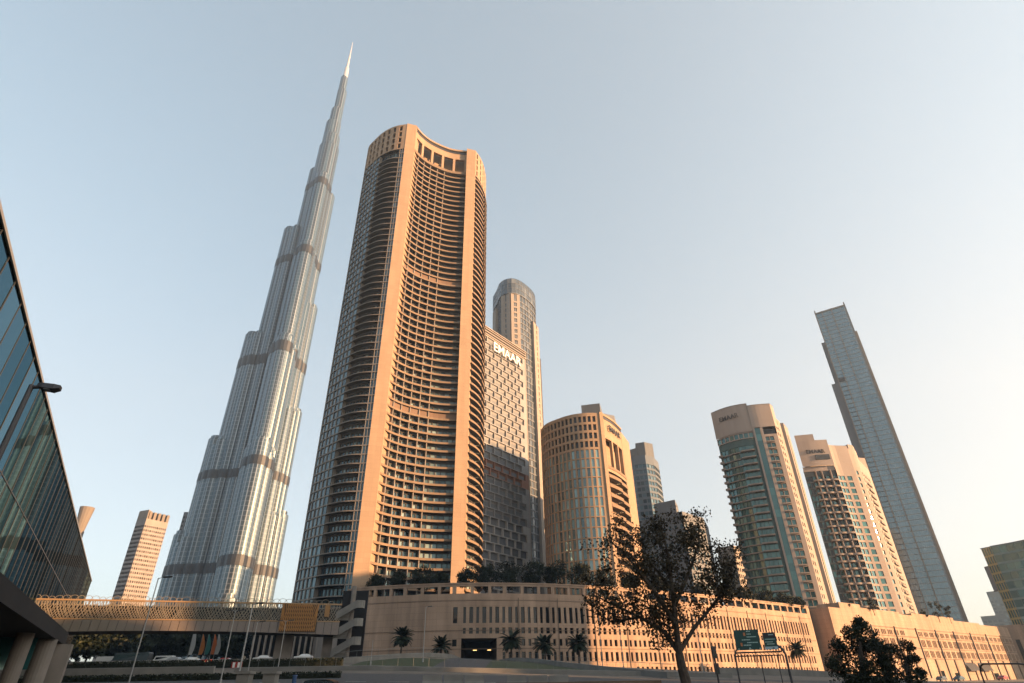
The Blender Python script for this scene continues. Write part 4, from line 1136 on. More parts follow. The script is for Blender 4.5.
# ---------------------------------------------------------------- shopping hall along the right
def mall():
    root = thing('shopping_hall', 'long sunlit sandstone hall with blind arches and small dark windows', 'building', (190, 310, 1))
    d = Vector((72, 54)).normalized(); A = Vector((119.4, 241.4)); n = Vector((d.y, -d.x))
    def cvs(a, b, o=0): return Curve([tuple(A+d*a+n*o), tuple(A+d*b+n*o)])
    wall = MB(); panes = []
    segs = [(0, 9, 25.9), (9, 26, 28.1), (26, 60, 26.9), (60, 72, 26.1), (72, 118, 27.1), (118, 150, 25.9), (150, 190, 25.3)]
    for a, b, zt in segs:
        cv = cvs(a, b); wd = b-a; nb = max(1, round(wd/5.6)); us = [0.0]; w_ = wd/nb
        for k in range(nb):
            for q in range(3): us += [w_*k+.7+q*1.45, w_*k+.7+q*1.45+1.0]
        us.append(cv.L)
        dk = {(R.randrange(nb), r) for r in (1, 3) for _ in range(max(1, nb//2))}
        def val(i, j): return .05 if (((i-1)//6, j) in dk) else .95
        zs = [-.5, 9.6, 12.2, 13.6, 16.4, 17.8, 19.6, zt]
        ps = facade(wall, cv, us, zs, lambda i, j: i % 2 == 1 and j in (1, 3, 5) and b-a > 12, .6, valf=val)
        panes += ps
        bk = -n*9; p, q = cv.at(0), cv.at(cv.L)
        wall.prism([tuple(p-n*.61), tuple(q-n*.61), tuple(q+bk), tuple(p+bk)], -.5, zt-.15)
        wall.poly([(p.x, p.y, zt), (q.x, q.y, zt), (q.x-n.x*.61, q.y-n.y*.61, zt), (p.x-n.x*.61, p.y-n.y*.61, zt)])
        wall.poly([(p.x-n.x*.61, p.y-n.y*.61, -.5), (p.x, p.y, -.5), (p.x, p.y, zt), (p.x-n.x*.61, p.y-n.y*.61, zt)])
        wall.poly([(q.x, q.y, -.5), (q.x-n.x*.61, q.y-n.y*.61, -.5), (q.x-n.x*.61, q.y-n.y*.61, zt), (q.x, q.y, zt)])
    wall.build('wall', S_POD, root)
    for k in range(16):
        p = A+d*(30+k*10.2)+n*.15
        if k % 2 == 0: MB().box(p.x, p.y, 10.5, .35, .6, 21, math.atan2(d.y, d.x)).build('drain_pipe', DSTEEL, root)
        else: MB().box(p.x, p.y, 4.5, .9, .6, 9, math.atan2(d.y, d.x)).build('pilaster', S_POD, root)
    for z in (9.0, 13.0, 17.2, 20.4):
        cv = cvs(26, 190); sweep(MB(), cv, 0, cv.L, [(-.1,z),(.16,z),(.16,z+.25),(-.1,z+.25)], 2).build('string_course', S_POD, root)
    for a in (112, 128):
        cv = cvs(a, a+12, .1); sweep(MB(), cv, 0, cv.L, [(0,5.2),(1.6,4.6),(1.6,4.9),(0,8.0)], 1).build('canopy', DSTEEL, root)
    for a, z, wdt, h in ((58, 2.2, 4, 3.2), (80, 2.0, 6, 2.6), (97, .8, 5, 3), (142, .6, 8, 3)):
        cv = cvs(a, a+wdt, .05); sweep(MB(), cv, 0, cv.L, [(-.1,z),(.03,z),(.03,z+h),(-.1,z+h)], 1).build('shop_window', G_DARK, root)
    # split panes: dark real windows, the others are blind stone infill
    dark = [p for p in panes if p[1] < .5]; blind = [p for p in panes if p[1] >= .5]
    add_panes(dark, G_DARK, root); add_panes(blind, S_PALE, root, 'blind_arch', 60)
    # side wall details
mall()
def mall_neighbour():
    root = thing('stone_hall', 'stepped stone building with tall dark slot beyond the shopping hall', 'building', (250, 350, 1))
    d = Vector((72, 54)).normalized(); n = Vector((d.y, -d.x)); A = Vector((119.4, 241.4))+d*198
    P = lambda a, o: tuple(A+d*a+n*o)
    MB().prism([P(0,-12), P(14,-12), P(14,-30), P(0,-30)], 0, 24.5).build('rear_block', S_POD, root)
    MB().prism([P(8,2), P(15,2), P(15,-20), P(8,-20)], 0, 27.5).build('gable_block', S_POD, root)
    b = MB(); cv = Curve([P(15.02,1), P(60,1)])
    ps = facade(b, cv, bays(cv.L, 9, 1.6), [0, 8, 12, 14, 18, 21], lambda i, j: i % 2 == 1 and j in (1, 3), .4)
    b.prism([P(15.02,.5), P(60,.5), P(60,-20), P(15.02,-20)], 0, 20.9); b.build('wing_wall', S_POD, root)
    cv = Curve([P(8,-6), P(8,2)])
    MB().prism([P(7.9,-3), P(7.9,-1), P(8.05,-1), P(8.05,-3)], 6, 20).build('slot_window', G_DARK, root)
    add_panes(ps, G_DARK, root)
mall_neighbour()

# ---------------------------------------------------------------- mirror glass building on the left
def mirror_building():
    root = thing('mirror_building', 'dark mirror glass building at left edge reflecting the lit towers', 'building', (-70, 90, 3))
    d = Vector(pol(-30.8, 1)); n = Vector((d.y, -d.x))      # right of the direction: towards the street
    h = 30.0; far = Vector(pol(-34.83, (h)/.1305)); 
    near = Vector(pol(-51.0, h/.6463)); L = (far-near).length; S = near-d*30
    cv = Curve([tuple(S), tuple(far)]); ZT = CZ+h-.45
    G = bpy.data.materials.new('mirror_glass'); G.use_nodes = True; t_ = G.node_tree; t_.nodes.clear()
    gl = t_.nodes.new('ShaderNodeBsdfGlossy'); gl.inputs['Roughness'].default_value = .02
    av = t_.nodes.new('ShaderNodeAttribute'); av.attribute_name = 'v'; cr_ = t_.nodes.new('ShaderNodeValToRGB')
    cr_.color_ramp.elements[0].color = (.07,.14,.175,1); cr_.color_ramp.elements[1].color = (.17,.27,.315,1); oo = t_.nodes.new('ShaderNodeOutputMaterial')
    t_.links.new(av.outputs['Fac'], cr_.inputs[0]); t_.links.new(cr_.outputs[0], gl.inputs['Color']); t_.links.new(gl.outputs[0], oo.inputs[0])
    back = -n*40
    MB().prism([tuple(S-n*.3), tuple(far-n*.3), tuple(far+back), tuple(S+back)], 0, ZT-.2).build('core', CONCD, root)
    us = lin(0, cv.L, int(cv.L/3.6)); fr = MB(); uu = []
    for a in us[:-1]: uu += [a, a+.09]
    uu.append(cv.L)
    zs = [0.5]; z = .6
    while z < ZT-4.0: zs += [z, z+.1]; z += 5.8
    zs = [0.0]+[q for k in range(3) for q in (0.2+k*10.4, .32+k*10.4)]+[ZT]
    ps = facade(fr, cv, uu, zs, lambda i, j: i % 2 == 1 and j % 2 == 0 and j > 0, .05, jit=.012)
    fr.build('mullion_grid', DSTEEL, root)
    sweep(MB(), cv, 0, cv.L, [(-.3,ZT),(.12,ZT),(.12,ZT+.3),(-.3,ZT+.3)], 2).build('roof_edge', STEEL, root)
    e = Curve([tuple(far), tuple(far-n*40)]); f2 = MB(); p2 = facade(f2, e, bays(e.L, 10, .15), zs, lambda i, j: i % 2 == 1 and j % 2 == 0 and j > 0, .05)
    f2.build('end_frame', DSTEEL, root)
    add_panes(ps, G, root); add_panes(p2, G, root, 'end_window', 20)
mirror_building()

# ---------------------------------------------------------------- footbridge with lattice sides
def footbridge():
    A = Vector(pol(-39.5, 134)); B = Vector(pol(-15.6, 123.5)); d = (B-A).normalized(); n = Vector((d.y, -d.x)); L = (B-A).length
    root = thing('footbridge', 'covered footbridge with woven lattice side crossing the street', 'footbridge', (A.x+20, A.y, 10))
    ZL, ZH = 12.3, 15.25; W = 6.0
    P = lambda s, o, z: Vector((A.x+d.x*s+n.x*o, A.y+d.y*s+n.y*o, z))
    # fascia and deck, gently arched soffit
    NS = 40; mb = MB()
    for i in range(NS):
        s0, s1 = L*i/NS, L*(i+1)/NS
        def zb(s): t = s/L; return 10.15-.9*(1-4*(t-.45)**2)*0+.5*math.sin(math.pi*t)
        mb.poly([P(s0,.6,zb(s0)), P(s1-.08,.6,zb(s1)), P(s1-.08,.15,ZL), P(s0,.15,ZL)])
        mb.poly([P(s1-.08,.6,zb(s1)), P(s1-.08,.5,zb(s1)), P(s1-.08,.05,ZL), P(s1-.08,.15,ZL)])
    fas = mb
    fas.build('fascia_panel', plain('bronze_cladding', (.14,.11,.09), .5, .1), root, kind='stuff')
    dk = MB()
    for i in range(NS):
        s0, s1 = L*i/NS, L*(i+1)/NS
        zb0, zb1 = 10.15+.5*math.sin(math.pi*s0/L), 10.15+.5*math.sin(math.pi*s1/L)
        dk.quads([P(s0,.5,zb0), P(s1,.5,zb1), P(s1,-W,zb1), P(s0,-W,zb0), P(s0,.06,ZL-.1), P(s1,.06,ZL-.1), P(s1,-W,ZL-.1), P(s0,-W,ZL-.1)], [(0,3,2,1),(4,5,6,7),(0,1,5,4),(2,3,7,6)])
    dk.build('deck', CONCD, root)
    for z, r, nm in ((ZH, .16, 'top_rail'), (ZL+.05, .12, 'bottom_rail')):
        MB().obox(P(0,0,z), d.to_3d()*L, n.to_3d()*-.3, (0,0,r*1.6)).build(nm, BRONZE, root)
    LM = plain('lattice_metal', (.25,.215,.17), .5, .2)
    for side, o in ((0, -.12), (1, -W+.1)):
        lt = MB(); H = ZH-ZL
        for s in lin(0, L, 80)[:-1]:
            for k in (1, -1):
                c = R.uniform(-.25, .25)
                for off in (0, .45):
                    pts = []
                    for q in range(5):
                        t = q/4; ss_ = s+k*(1.5*math.sin(t*math.pi/2)+c)+off
                        pts.append(P(max(0,min(L,ss_)), o, ZL+.1+H*t))
                    for a, b in zip(pts[:-1], pts[1:]): lt.tube(a, b, .055, .055, 4, False)
        lt.build('lattice', LM, root)
    # wave of thin hoops standing above the rail
    hp = MB()
    for s in lin(2, L-2, 46):
        r_ = R.uniform(.5, .9); pts = [P(s+r_*math.cos(a), -.2, ZH+.15+r_*math.sin(a)) for a in lin(0, math.pi, 6)]
        for a, b in zip(pts[:-1], pts[1:]): hp.tube(a, b, .04, .04, 4, False)
    hp.build('hoop_railing', LM, root)
    gl = MB(); gl.obox(P(0,-1.6,ZL), d.to_3d()*L, n.to_3d()*-(W-3.2), (0,0,2.4)); gl.build('glazed_walkway', G_DARK, root)
    # golden woven panel at the right end
    s1 = L-4.2; gp = MB()
    gp.obox(P(s1-6.3,.66,10.6), d.to_3d()*6.3, n.to_3d()*-.1, (0,0,ZH-10.6))
    gp.build('gold_backing', plain('gold_backing', (.05,.028,.012), .6), root)
    gw = MB()
    for k in range(20):
        a = s1-6.3+.32*k; 
        for q in (1, -1): gw.tube(P(max(s1-6.3,min(s1,a)), .74, 10.7), P(max(s1-6.3,min(s1,a+q*1.1)), .74, ZH), .07, .07, 4, False)
    gw.build('gold_weave', plain('gold_strip', (.40,.19,.06), .5, .2), root)
    gq = MB(); gq.obox(P(s1+1.2,.3,13.2), d.to_3d()*.9, n.to_3d()*-.1, (0,0,2)); gq.build('gold_strip_panel', plain('gold_sheet', (.27,.14,.045)), root)
    # supports
    for px, w_ in ((281.5, 3.0), (326, 1.7)):
        az = math.degrees(math.atan2(ray(px, 655).x, ray(px, 655).y)); 
        p = Vector(pol(az, 125.5)) - n*2.5; g = ground(p.x, p.y)
        MB().box(p.x, p.y, (g-.5+10.4)/2, w_, 2.2, 10.9-g, .25).build('support_pier', CONC, root)
    return A, d, n, L
bA, bd_, bn, bL = footbridge()

# stair tower with stacked turning flights
def stair_tower():
    x, y = pol(-14.75, 124); g = ground(x, y)
    root = thing('stair_tower', 'open concrete stair with three rounded flights at the bridge end', 'staircase', (x, y, g))
    for k in range(3):
        z0 = g+.2+k*3.1; mb = MB(); n = 8
        A = Vector((x-2.6, y-1)); B = Vector((x+1.2, y-1.4))
        pts = []
        for q in range(n+1): t = q/n; p = A.lerp(B, t); pts.append((p.x, p.y, z0+2.0*t))
        for q in range(1, 9): a = -math.pi/2+math.pi*q/8; pts.append((B.x+1.3*math.cos(a), B.y+1.3+1.3*math.sin(a), z0+2.0+.1*q/8))
        for a, b in zip(pts[:-1], pts[1:]):
            a, b = Vector(a), Vector(b); t = (b-a); t.z = 0; t.normalize(); nn = Vector((t.y, -t.x, 0))
            mb.quads([a, b, b-nn*.15, a-nn*.15, a+Vector((0,0,1.35)), b+Vector((0,0,1.35)), b-nn*.15+Vector((0,0,1.35)), a-nn*.15+Vector((0,0,1.35))], [(0,1,5,4),(2,3,7,6),(4,5,6,7),(0,3,2,1)])
            c = Vector((x, y+.3, 0)); mb.quads([a, b, (c.x, c.y, b.z), (c.x, c.y, a.z)], [(0,1,2),(0,2,3)])
        mb.build('stair_flight', CONCP, root)
    MB().tube((x, y+.4, g), (x, y+.4, g+12.5), .45, .45, 10).build('central_shaft', CONC, root)
    MB().box(x-.3, y+3.2, g+6, 5, .4, 12, 0).build('back_wall', CONCD, root)
stair_tower()

# ---------------------------------------------------------------- flyover slab and columns, bottom left
def flyover():
    root = thing('flyover', 'dark flyover slab on round columns in the lower left corner', 'flyover', (-28, 26, 0))
    C = Vector((-25.6, 36.4)); P1 = Vector((-14.6, 17.2)); e = (P1-C).normalized(); f = Vector((-.98, -.18))
    zb = 4.55
    N = P1+e*26; 
    poly = [tuple(C), tuple(C+f*40), tuple(N+f*40), tuple(N)]
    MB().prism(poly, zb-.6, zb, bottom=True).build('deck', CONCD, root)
    for px, dd, r_ in ((44, 40, .55), (20, 36, .42)):
        az = math.degrees(math.atan2(ray(px, 650).x, ray(px, 650).y)); p = Vector(pol(az, dd))
        g = ground(p.x, p.y); mb = MB()
        mb.tube((p.x, p.y, g-.3), (p.x, p.y, zb-.6), r_*.8, r_*.8, 20)
        mb.build('column', CONC, root, smooth=False)
    az = math.degrees(math.atan2(ray(57, 650).x, ray(57, 650).y)); p = Vector(pol(az, 43))
    MB().box(p.x, p.y, 1.8, 1.3, .8, 4.2, .5).build('wall_pier', CONC, root)
    az = math.degrees(math.atan2(ray(4, 640).x, ray(4, 640).y)); p = Vector(pol(az, 39))
    MB().box(p.x, p.y, 3.4, 2.6, .2, 1.6, .6).build('glazed_kiosk_panel', G_TEAL, root)
flyover()
# ---------------------------------------------------------------- plants
LEAF_D = leafy('dark_leaves', (.005,.008,.004), (.020,.027,.010))
LEAF_B = leafy('bronze_leaves', (.007,.007,.004), (.060,.045,.022))
LEAF_P = leafy('palm_fronds', (.007,.013,.007), (.024,.034,.016))
def rv(): 
    z = R.uniform(-1, 1); a = R.uniform(0, 2*math.pi); r = math.sqrt(1-z*z); return Vector((r*math.cos(a), r*math.sin(a), z))
def leaf(mb, p, s, asp=.55, val=None):
    a = rv(); b = a.cross(rv()).normalized(); a = a*s*.5; b = b*s*.5*asp
    mb.poly([p-a, p+b, p+a, p-b], None, R.random() if val is None else val)
def clump(mb, c, r, n, s, squash=.8):
    tone = R.uniform(-.25, .25)
    for _ in range(n):
        d = rv(); q = R.random()**.45
        p = c+Vector((d.x*r*q, d.y*r*q, d.z*r*q*squash)); leaf(mb, p, s*R.uniform(.6,1.3), .6, max(0, min(1, R.random()*.7+.15+tone)))
def bushy_tree(name, label, cat, base, h, r, n, s, group=None, trunk=.18, mat=LEAF_D, squash=.85, cc=.62, vv=.33):
    b = Vector(base); root = thing(name, label, cat, b, group)
    t = MB(); t.path([b-Vector((0,0,.2)), b+Vector((R.uniform(-.1,.1)*r, 0, h*.35)), b+Vector((0, 0, h*.6))], [trunk, trunk*.8, trunk*.5]); 
    for _ in range(4):
        a = R.uniform(0, 6.28); t.tube(b+Vector((0,0,h*R.uniform(.25,.45))), b+Vector((math.cos(a)*r*.6, math.sin(a)*r*.6, h*R.uniform(.5,.75))), trunk*.5, trunk*.15, 5)
    t.build('trunk', BARK, root)
    cr = MB(); k = max(9, int(n/70))
    for _ in range(k):
        d = rv(); q = R.random()**.4
        c = b+Vector((d.x*r*q*.8, d.y*r*q*.8, h*cc+d.z*h*vv*q)); clump(cr, c, r*R.uniform(.22,.42), n//k, s, squash)
    cr.build('crown', mat, root); return root

def street_tree():
    D = 32.0; base = Vector((*pol(math.degrees(math.atan2(ray(684,680).x, ray(684,680).y)), D), 0))
    root = thing('street_tree', 'thin leaved dark street tree with forked trunk in front of the sunlit podium', 'tree', base)
    pt = lambda x, y, dd=0: at(x, y, D+dd)
    tr = MB(); fork = pt(679, 653)
    tr.path([Vector((base.x+.1, base.y, -.3)), pt(687,686), pt(682,668), fork], [.30,.25,.22,.20], 10)
    limbs = [([fork, pt(664,632,.3), pt(640,617,.6), pt(612,604,.9), pt(592,594,1.0)], [.12,.10,.075,.05,.02]),
             ([fork, pt(676,625,-.2), pt(672,590,-.3), pt(668,556,-.2), pt(660,524,0)], [.17,.13,.10,.06,.025]),
             ([fork, pt(694,628,.4), pt(712,606,.7), pt(728,584,.9), pt(733,560,1.0)], [.11,.09,.07,.045,.02]),
             ([pt(676,625,-.2), pt(655,592,-1.2), pt(630,560,-1.6), pt(610,540,-1.8)], [.12,.09,.06,.025]),
             ([pt(674,607,-.2), pt(690,570,1.2), pt(700,540,1.6), pt(692,522,1.8)], [.11,.08,.05,.02]),
             ([pt(672,590,-.3), pt(650,562,1.0), pt(640,540,1.4)], [.09,.06,.02]),
             ([pt(640,617,.6), pt(612,622,1.2), pt(594,612,1.5)], [.07,.045,.02]),
             ([pt(712,606,.7), pt(722,596,0), pt(734,588,-.4)], [.05,.035,.015])]
    tips = []
    for P, r in limbs:
        tr.path(P, r, 7)
        for i in range(1, len(P)):
            for _ in range(5 if i > 1 else 2):
                t = R.random(); s = P[i-1].lerp(P[i], t); d = (rv()+Vector((0,0,.35))+(P[i]-P[i-1]).normalized()*.7).normalized()
                L = R.uniform(.5, 1.25)
                e = s+d*L; tr.tube(s, e, .028, .012, 4, False); tips.append(e); tips.append(s.lerp(e, .6))
                for _ in range(2):
                    f = e+(d+rv()*.8).normalized()*R.uniform(.25,.6); tr.tube(s.lerp(e,.7), f, .014, .006, 3, False); tips.append(f)
    tr.build('trunk', BARK, root)
    cr = MB()
    for e in tips:
        for _ in range(R.randint(14, 28)): leaf(cr, e+rv()*(R.random()**.6)*.46, R.uniform(.09,.20), .6)
    # denser heart of the crown
    for _ in range(58):
        c = pt(R.gauss(662, 21), R.gauss(566, 24), R.uniform(-1.6,1.6)); 
        for _ in range(52): leaf(cr, c+rv()*(R.random()**.5)*.55, R.uniform(.09,.20), .6)
    for cx, cy, sx, sy, n in ((612,560,18,18,13), (640,608,24,10,18), (722,575,9,17,12), (690,540,14,14,12), (606,600,14,10,8), (655,530,12,10,9), (665,610,16,12,10)):
        for _ in range(n):
            c = pt(R.gauss(cx, sx*.7), R.gauss(cy, sy*.7), R.uniform(-1.2,1.2))
            for _ in range(44): leaf(cr, c+rv()*(R.random()**.5)*.42, R.uniform(.08,.19), .6)
    cr.build('crown', LEAF_B, root)
street_tree()

def clustered_tree(label, px, d, top, clusters, n, s):
    q = at(px, 680, d); g = ground(q.x, q.y); b = Vector((q.x, q.y, g)); root = thing('dark_tree', label, 'tree', b)
    t = MB(); tp = at(px, top, d); t.path([b-Vector((0,0,.3)), b.lerp(tp,.4)+Vector((.15,.1,0)), b.lerp(tp,.75)], [.28,.2,.08], 8)
    cr = MB()
    for cx, cy, rr in clusters:
        c = at(cx, cy, d+R.uniform(-1.2,1.2)); t.tube(b.lerp(tp,.35), c, .09, .03, 5)
        rm = (at(cx+rr, cy, d)-at(cx, cy, d)).length
        for _ in range(5):
            k = c+rv()*rm*.75; tone = R.uniform(-.25,.25)
            for _ in range(n//5): leaf(cr, k+rv()*(R.random()**.5)*rm*.8, s*R.uniform(.6,1.3), .6, max(0,min(1,R.random()*.6+.2+tone)))
    t.build('trunk', BARK, root); cr.build('crown', LEAF_D, root)
clustered_tree('large dense dark tree with peaked top, left one before the shopping hall', 858, 56, 622,
    [(861,626,8),(856,637,11),(868,640,11),(845,650,12),(860,655,15),(878,652,10),(838,668,11),(852,676,16),(872,672,15),(884,668,9),(842,690,15),(868,692,16),(888,688,10)], 1000, .19)
clustered_tree('smaller ragged dark tree with gaps, right one before the shopping hall', 905, 60, 645,
    [(897,650,7),(907,645,6),(892,664,8),(904,662,9),(913,660,6),(898,678,9),(911,676,10),(921,674,6),(905,690,12),(922,690,8)], 460, .18)

# roof garden on the podium and the hall
roof = [(377,577,2.0,'low round shrub at the left end of the podium roof garden'), (398,573,2.4,'roof shrub on podium, second from its left end'), (424,568,3.0,'taller roof tree below the balconies left of the right hand pier'),
        (440,573,2.0,'small roof shrub close beside the foot of the right hand pier'),
        (466,571,2.4,'roof shrub just right of the foot of the right hand pier'), (486,566,3.2,'roof tree below the left half of the lattice tower'), (509,564,3.4,'roof tree below the right half of the lattice tower'),
        (533,562,3.4,'roof tree below the gap between lattice tower and round tower'), (556,562,3.4,'roof tree below left end of the bowed glass front'), (580,565,3.2,'roof tree below middle of the bowed glass front'),
        (603,570,2.8,'roof tree below corner pier of the round tower'), (628,574,3.0,'roof tree half hidden by street tree on its left'), (656,578,3.2,'roof tree behind the heart of the street tree'),
        (700,585,2.6,'roof tree seen through the right side of the street tree'), (724,587,2.6,'roof tree at right edge of the street tree'), (744,589,3.0,'long low roof shrub below the left edge of the bowed tower'),
        (764,591,2.6,'roof shrub below the bowed tower balconies'), (782,594,2.6,'roof shrub below the teal window strip'), (797,598,1.8,'last low shrub at the right end of podium roof')]
for px, top, r, lab in roof:
    az = math.degrees(math.atan2(ray(px, top).x, ray(px, top).y))
    u = min(lin(0, POD.L, 500), key=lambda q: abs(math.degrees(math.atan2(POD.at(q).x, POD.at(q).y))-az)); d = POD.at(u).length+r*.7+1.6
    p = at(px, top, d); x, y = pol(az, d)
    bushy_tree('roof_shrub', lab, 'tree', (x, y, 22.2), max(3.4, p.z-22.2+.8), r*R.uniform(1.1,1.5), 3200, .5, 'trees of the podium roof garden', .12)
for px, top, d, r, lab in ((869, 596, 300, 3.4, 'pale green tree on the hall roof below the rippling balconies'), (846, 604, 285, 2.0, 'low shrub on hall roof left of the taller pale tree'), (932, 600, 362, 3.0, 'dark roof tree at the foot of the blue glass slab'), (944, 603, 372, 2.6, 'smaller roof tree right of the dark one at the blue slab foot'), (922, 608, 350, 1.8, 'tiny roof shrub left of the dark roof tree')):
    p = at(px, top, d); h = max(4, p.z-24.5); bushy_tree('roof_shrub', lab, 'tree', (p.x, p.y, 24.5), h, r, 900, .5, 'trees on the shopping hall roof', .12)

# palms in front of the podium
def palm(base, h, r, label):
    b = Vector(base); root = thing('palm_tree', label, 'palm', b, 'palms along the podium front')
    t = MB(); lx = R.uniform(-.35,.35); t.path([b-Vector((0,0,.2)), b+Vector((lx*.3,0,h*.5)), b+Vector((lx,.05,h))], [.24,.18,.17], 8); t.build('trunk', BARK, root)
    c = MB(); top = b+Vector((lx,.05,h))
    for k in range(60):
        a = 2.4*k; el = R.uniform(-.55, 1.25); L = r*R.uniform(.85,1.15); pts = []
        d = Vector((math.cos(a)*math.cos(el), math.sin(a)*math.cos(el), math.sin(el))); p = top.copy()
        for q in range(9): pts.append(p.copy()); p = p+d*(L/8); d = (d+Vector((0,0,-.13))).normalized()
        for q in range(8):
            e = (pts[q+1]-pts[q]).normalized(); s = e.cross(Vector((0,0,1))).normalized(); up = s.cross(e)
            c.poly([pts[q]-up*.02, pts[q+1]-up*.02, pts[q+1]+up*.02, pts[q]+up*.02], None, .4)
            if q > 0:
                for f in (0, .33, .67):
                    m_ = pts[q].lerp(pts[q+1], f); ll = .62*r/2.6*math.sin(math.pi*min(1, (q+f+1)/9.5))+.12
                    for sg in (-1, 1):
                        tip = m_+(s*sg*.8+e*.55-Vector((0,0,.25)))*ll
                        c.poly([m_, m_+e*.20, tip], None, R.random())
    c.build('crown', LEAF_P, root); return root
for px, cy, d, lab in ((402, 637, 152, 'palm farthest left, against the blank podium wall'), (441, 648, 150, 'short palm just left of the dark garage opening'),
                       (511, 640, 150, 'palm just right of the dark garage opening'), (545, 645, 152, 'palm second to the right of the garage opening'),
                       (578, 643, 156, 'palm third to the right of the garage opening'), (797, 650, 205, 'lone palm right of the green road signs')):
    p = at(px, cy, d); g = ground(p.x, p.y); palm((p.x, p.y, g), max(2.2, p.z-g), 3.0 if px > 500 else 2.7, lab)

# dark tree belt beyond the footbridge
for k, (px, top, d) in enumerate(((70,640,240),(92,642,235),(116,640,245),(140,641,236),(163,640,248),(186,641,240),(210,640,248),(232,641,240),(255,641,246),(276,640,236))):
    p = at(px, top-6, d); g = ground(p.x, p.y)
    words_ = ['leftmost', 'second', 'third', 'fourth', 'fifth', 'sixth', 'seventh', 'eighth', 'ninth', 'rightmost']
    bushy_tree('belt_tree', words_[k]+' of the ten dark trees in the belt under the footbridge', 'tree', (p.x, p.y, g), p.z-g+3, 9.0, 3000, 1.3, 'dark trees beyond the footbridge', .3)
def hedge(name, label, pts, h, wdt, n, s):
    mb = MB(); cv = Curve(pts); root = thing(name, label, 'hedge', (*cv.at(cv.L/2)[:], ground(*cv.at(cv.L/2)[:])))
    for _ in range(n):
        u = R.random()*cv.L; p = cv.at(u, R.uniform(-wdt/2, wdt/2)); leaf(mb, Vector((p.x, p.y, ground(p.x, p.y)+h*(R.random()**.6))), s*R.uniform(.6,1.3), .7)
    mb.build('foliage', LEAF_D, root)
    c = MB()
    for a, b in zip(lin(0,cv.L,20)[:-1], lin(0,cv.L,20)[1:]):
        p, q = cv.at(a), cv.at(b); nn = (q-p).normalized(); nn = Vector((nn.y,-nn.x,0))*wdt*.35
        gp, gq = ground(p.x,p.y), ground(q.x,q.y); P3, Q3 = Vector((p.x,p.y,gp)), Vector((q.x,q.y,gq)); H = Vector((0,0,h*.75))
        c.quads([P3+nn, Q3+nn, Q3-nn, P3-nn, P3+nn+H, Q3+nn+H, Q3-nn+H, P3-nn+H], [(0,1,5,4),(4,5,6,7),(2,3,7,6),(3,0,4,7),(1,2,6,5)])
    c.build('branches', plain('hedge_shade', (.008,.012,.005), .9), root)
hedge('clipped_hedge', 'long clipped hedge between the cars and the pale roadside wall', [(-84,101),(-27,101)], 1.1, 1.2, 5200, .3)
hedge('clipped_hedge', 'nearer low hedge in front of the pale roadside wall', [(-62,82),(-22,82)], .7, 1.2, 4000, .26)

# lawn on the slope below the garage
drape('lawn', ([(-26,98),(-15,98),(-3,98),(20,98)], [(-26,160),(-18,164),(-4.4,163),(10,150)]), GRASS, .02, 'stuff')
def slope_wall(name, label, pts, h, t, m, cat='wall'):
    cv = Curve(pts); mb = MB(); n = max(6, int(cv.L/3)); us = lin(0, cv.L, n); pr = []
    for u in us:
        for o in (t/2, -t/2):
            p = cv.at(u, o); g = ground(p.x, p.y); pr += [(p.x, p.y, g-.4), (p.x, p.y, g+h)]
    F = []
    for i in range(n):
        a, b = i*4, i*4+4
        F += [(a, b, b+1, a+1), (b+2, a+2, a+3, b+3), (a+1, b+1, b+3, a+3)]
    F += [(0, 1, 3, 2), (n*4, n*4+2, n*4+3, n*4+1)]
    mb.quads(pr, F); return tag(mb.build(name, m), label, cat)
slope_wall('ramp_wall', 'low pale wall running down right from the garage opening', [(-4.4,163),(0,140),(8,112),(20,88)], .75, .5, CONCP)
slope_wall('ramp_wall', 'low pale wall running down left from the garage opening', [(-14.4,164),(-15,145),(-20,122),(-29,106)], .75, .5, CONCP)
slope_wall('roadside_wall', 'long pale roadside wall across the middle below the lawn', [(-40,93),(30,93)], .55, .4, CONCP)
slope_wall('roadside_wall', 'pale roadside wall at the left between two hedges', [(-84,91),(-42,91)], .9, .4, CONCP)
slope_wall('boundary_wall', 'low sandstone wall along the bottom edge in front of the road', [(-12.5,42),(9,42)], 1.72, .5, S_POD)
slope_wall('kerb_wall', 'low pale barrier below the sunlit part of the podium', [(30,100),(62,128),(105,168)], 1.0, .4, CONCP, 'barrier')
def railing(label, pts, h, step):
    cv = Curve(pts); root = thing('railing', label, 'railing', (*cv.at(cv.L/2)[:], ground(*cv.at(cv.L/2)[:])))
    n = int(cv.L/step); P = []
    for u in lin(0, cv.L, n):
        p = cv.at(u); g = ground(p.x, p.y); P.append(Vector((p.x, p.y, g)))
        MB().tube(P[-1]-Vector((0,0,.1)), P[-1]+Vector((0,0,h)), .022, .022, 5).build('post', plain('grey_rail', (.16,.17,.17), .5, .3), root)
    r = MB()
    for a, b in zip(P[:-1], P[1:]):
        for f in (1.0, .15): r.tube(a+Vector((0,0,h*f)), b+Vector((0,0,h*f)), .02, .02, 5)
    r.build('rail', plain('grey_rail', (.16,.17,.17)), root)
railing('steel railing along the ramp wall right of the garage', [(-3.6,160),(1,140),(9,112),(21,88)], 1.6, 2.6)
railing('steel railing along the ramp wall left of the garage', [(-15.4,160),(-16,145),(-21,122),(-30,106)], 1.6, 2.6)
railing('long steel fence on the road edge below the lawn', [(-38,96),(28,96)], 1.5, 2.2)

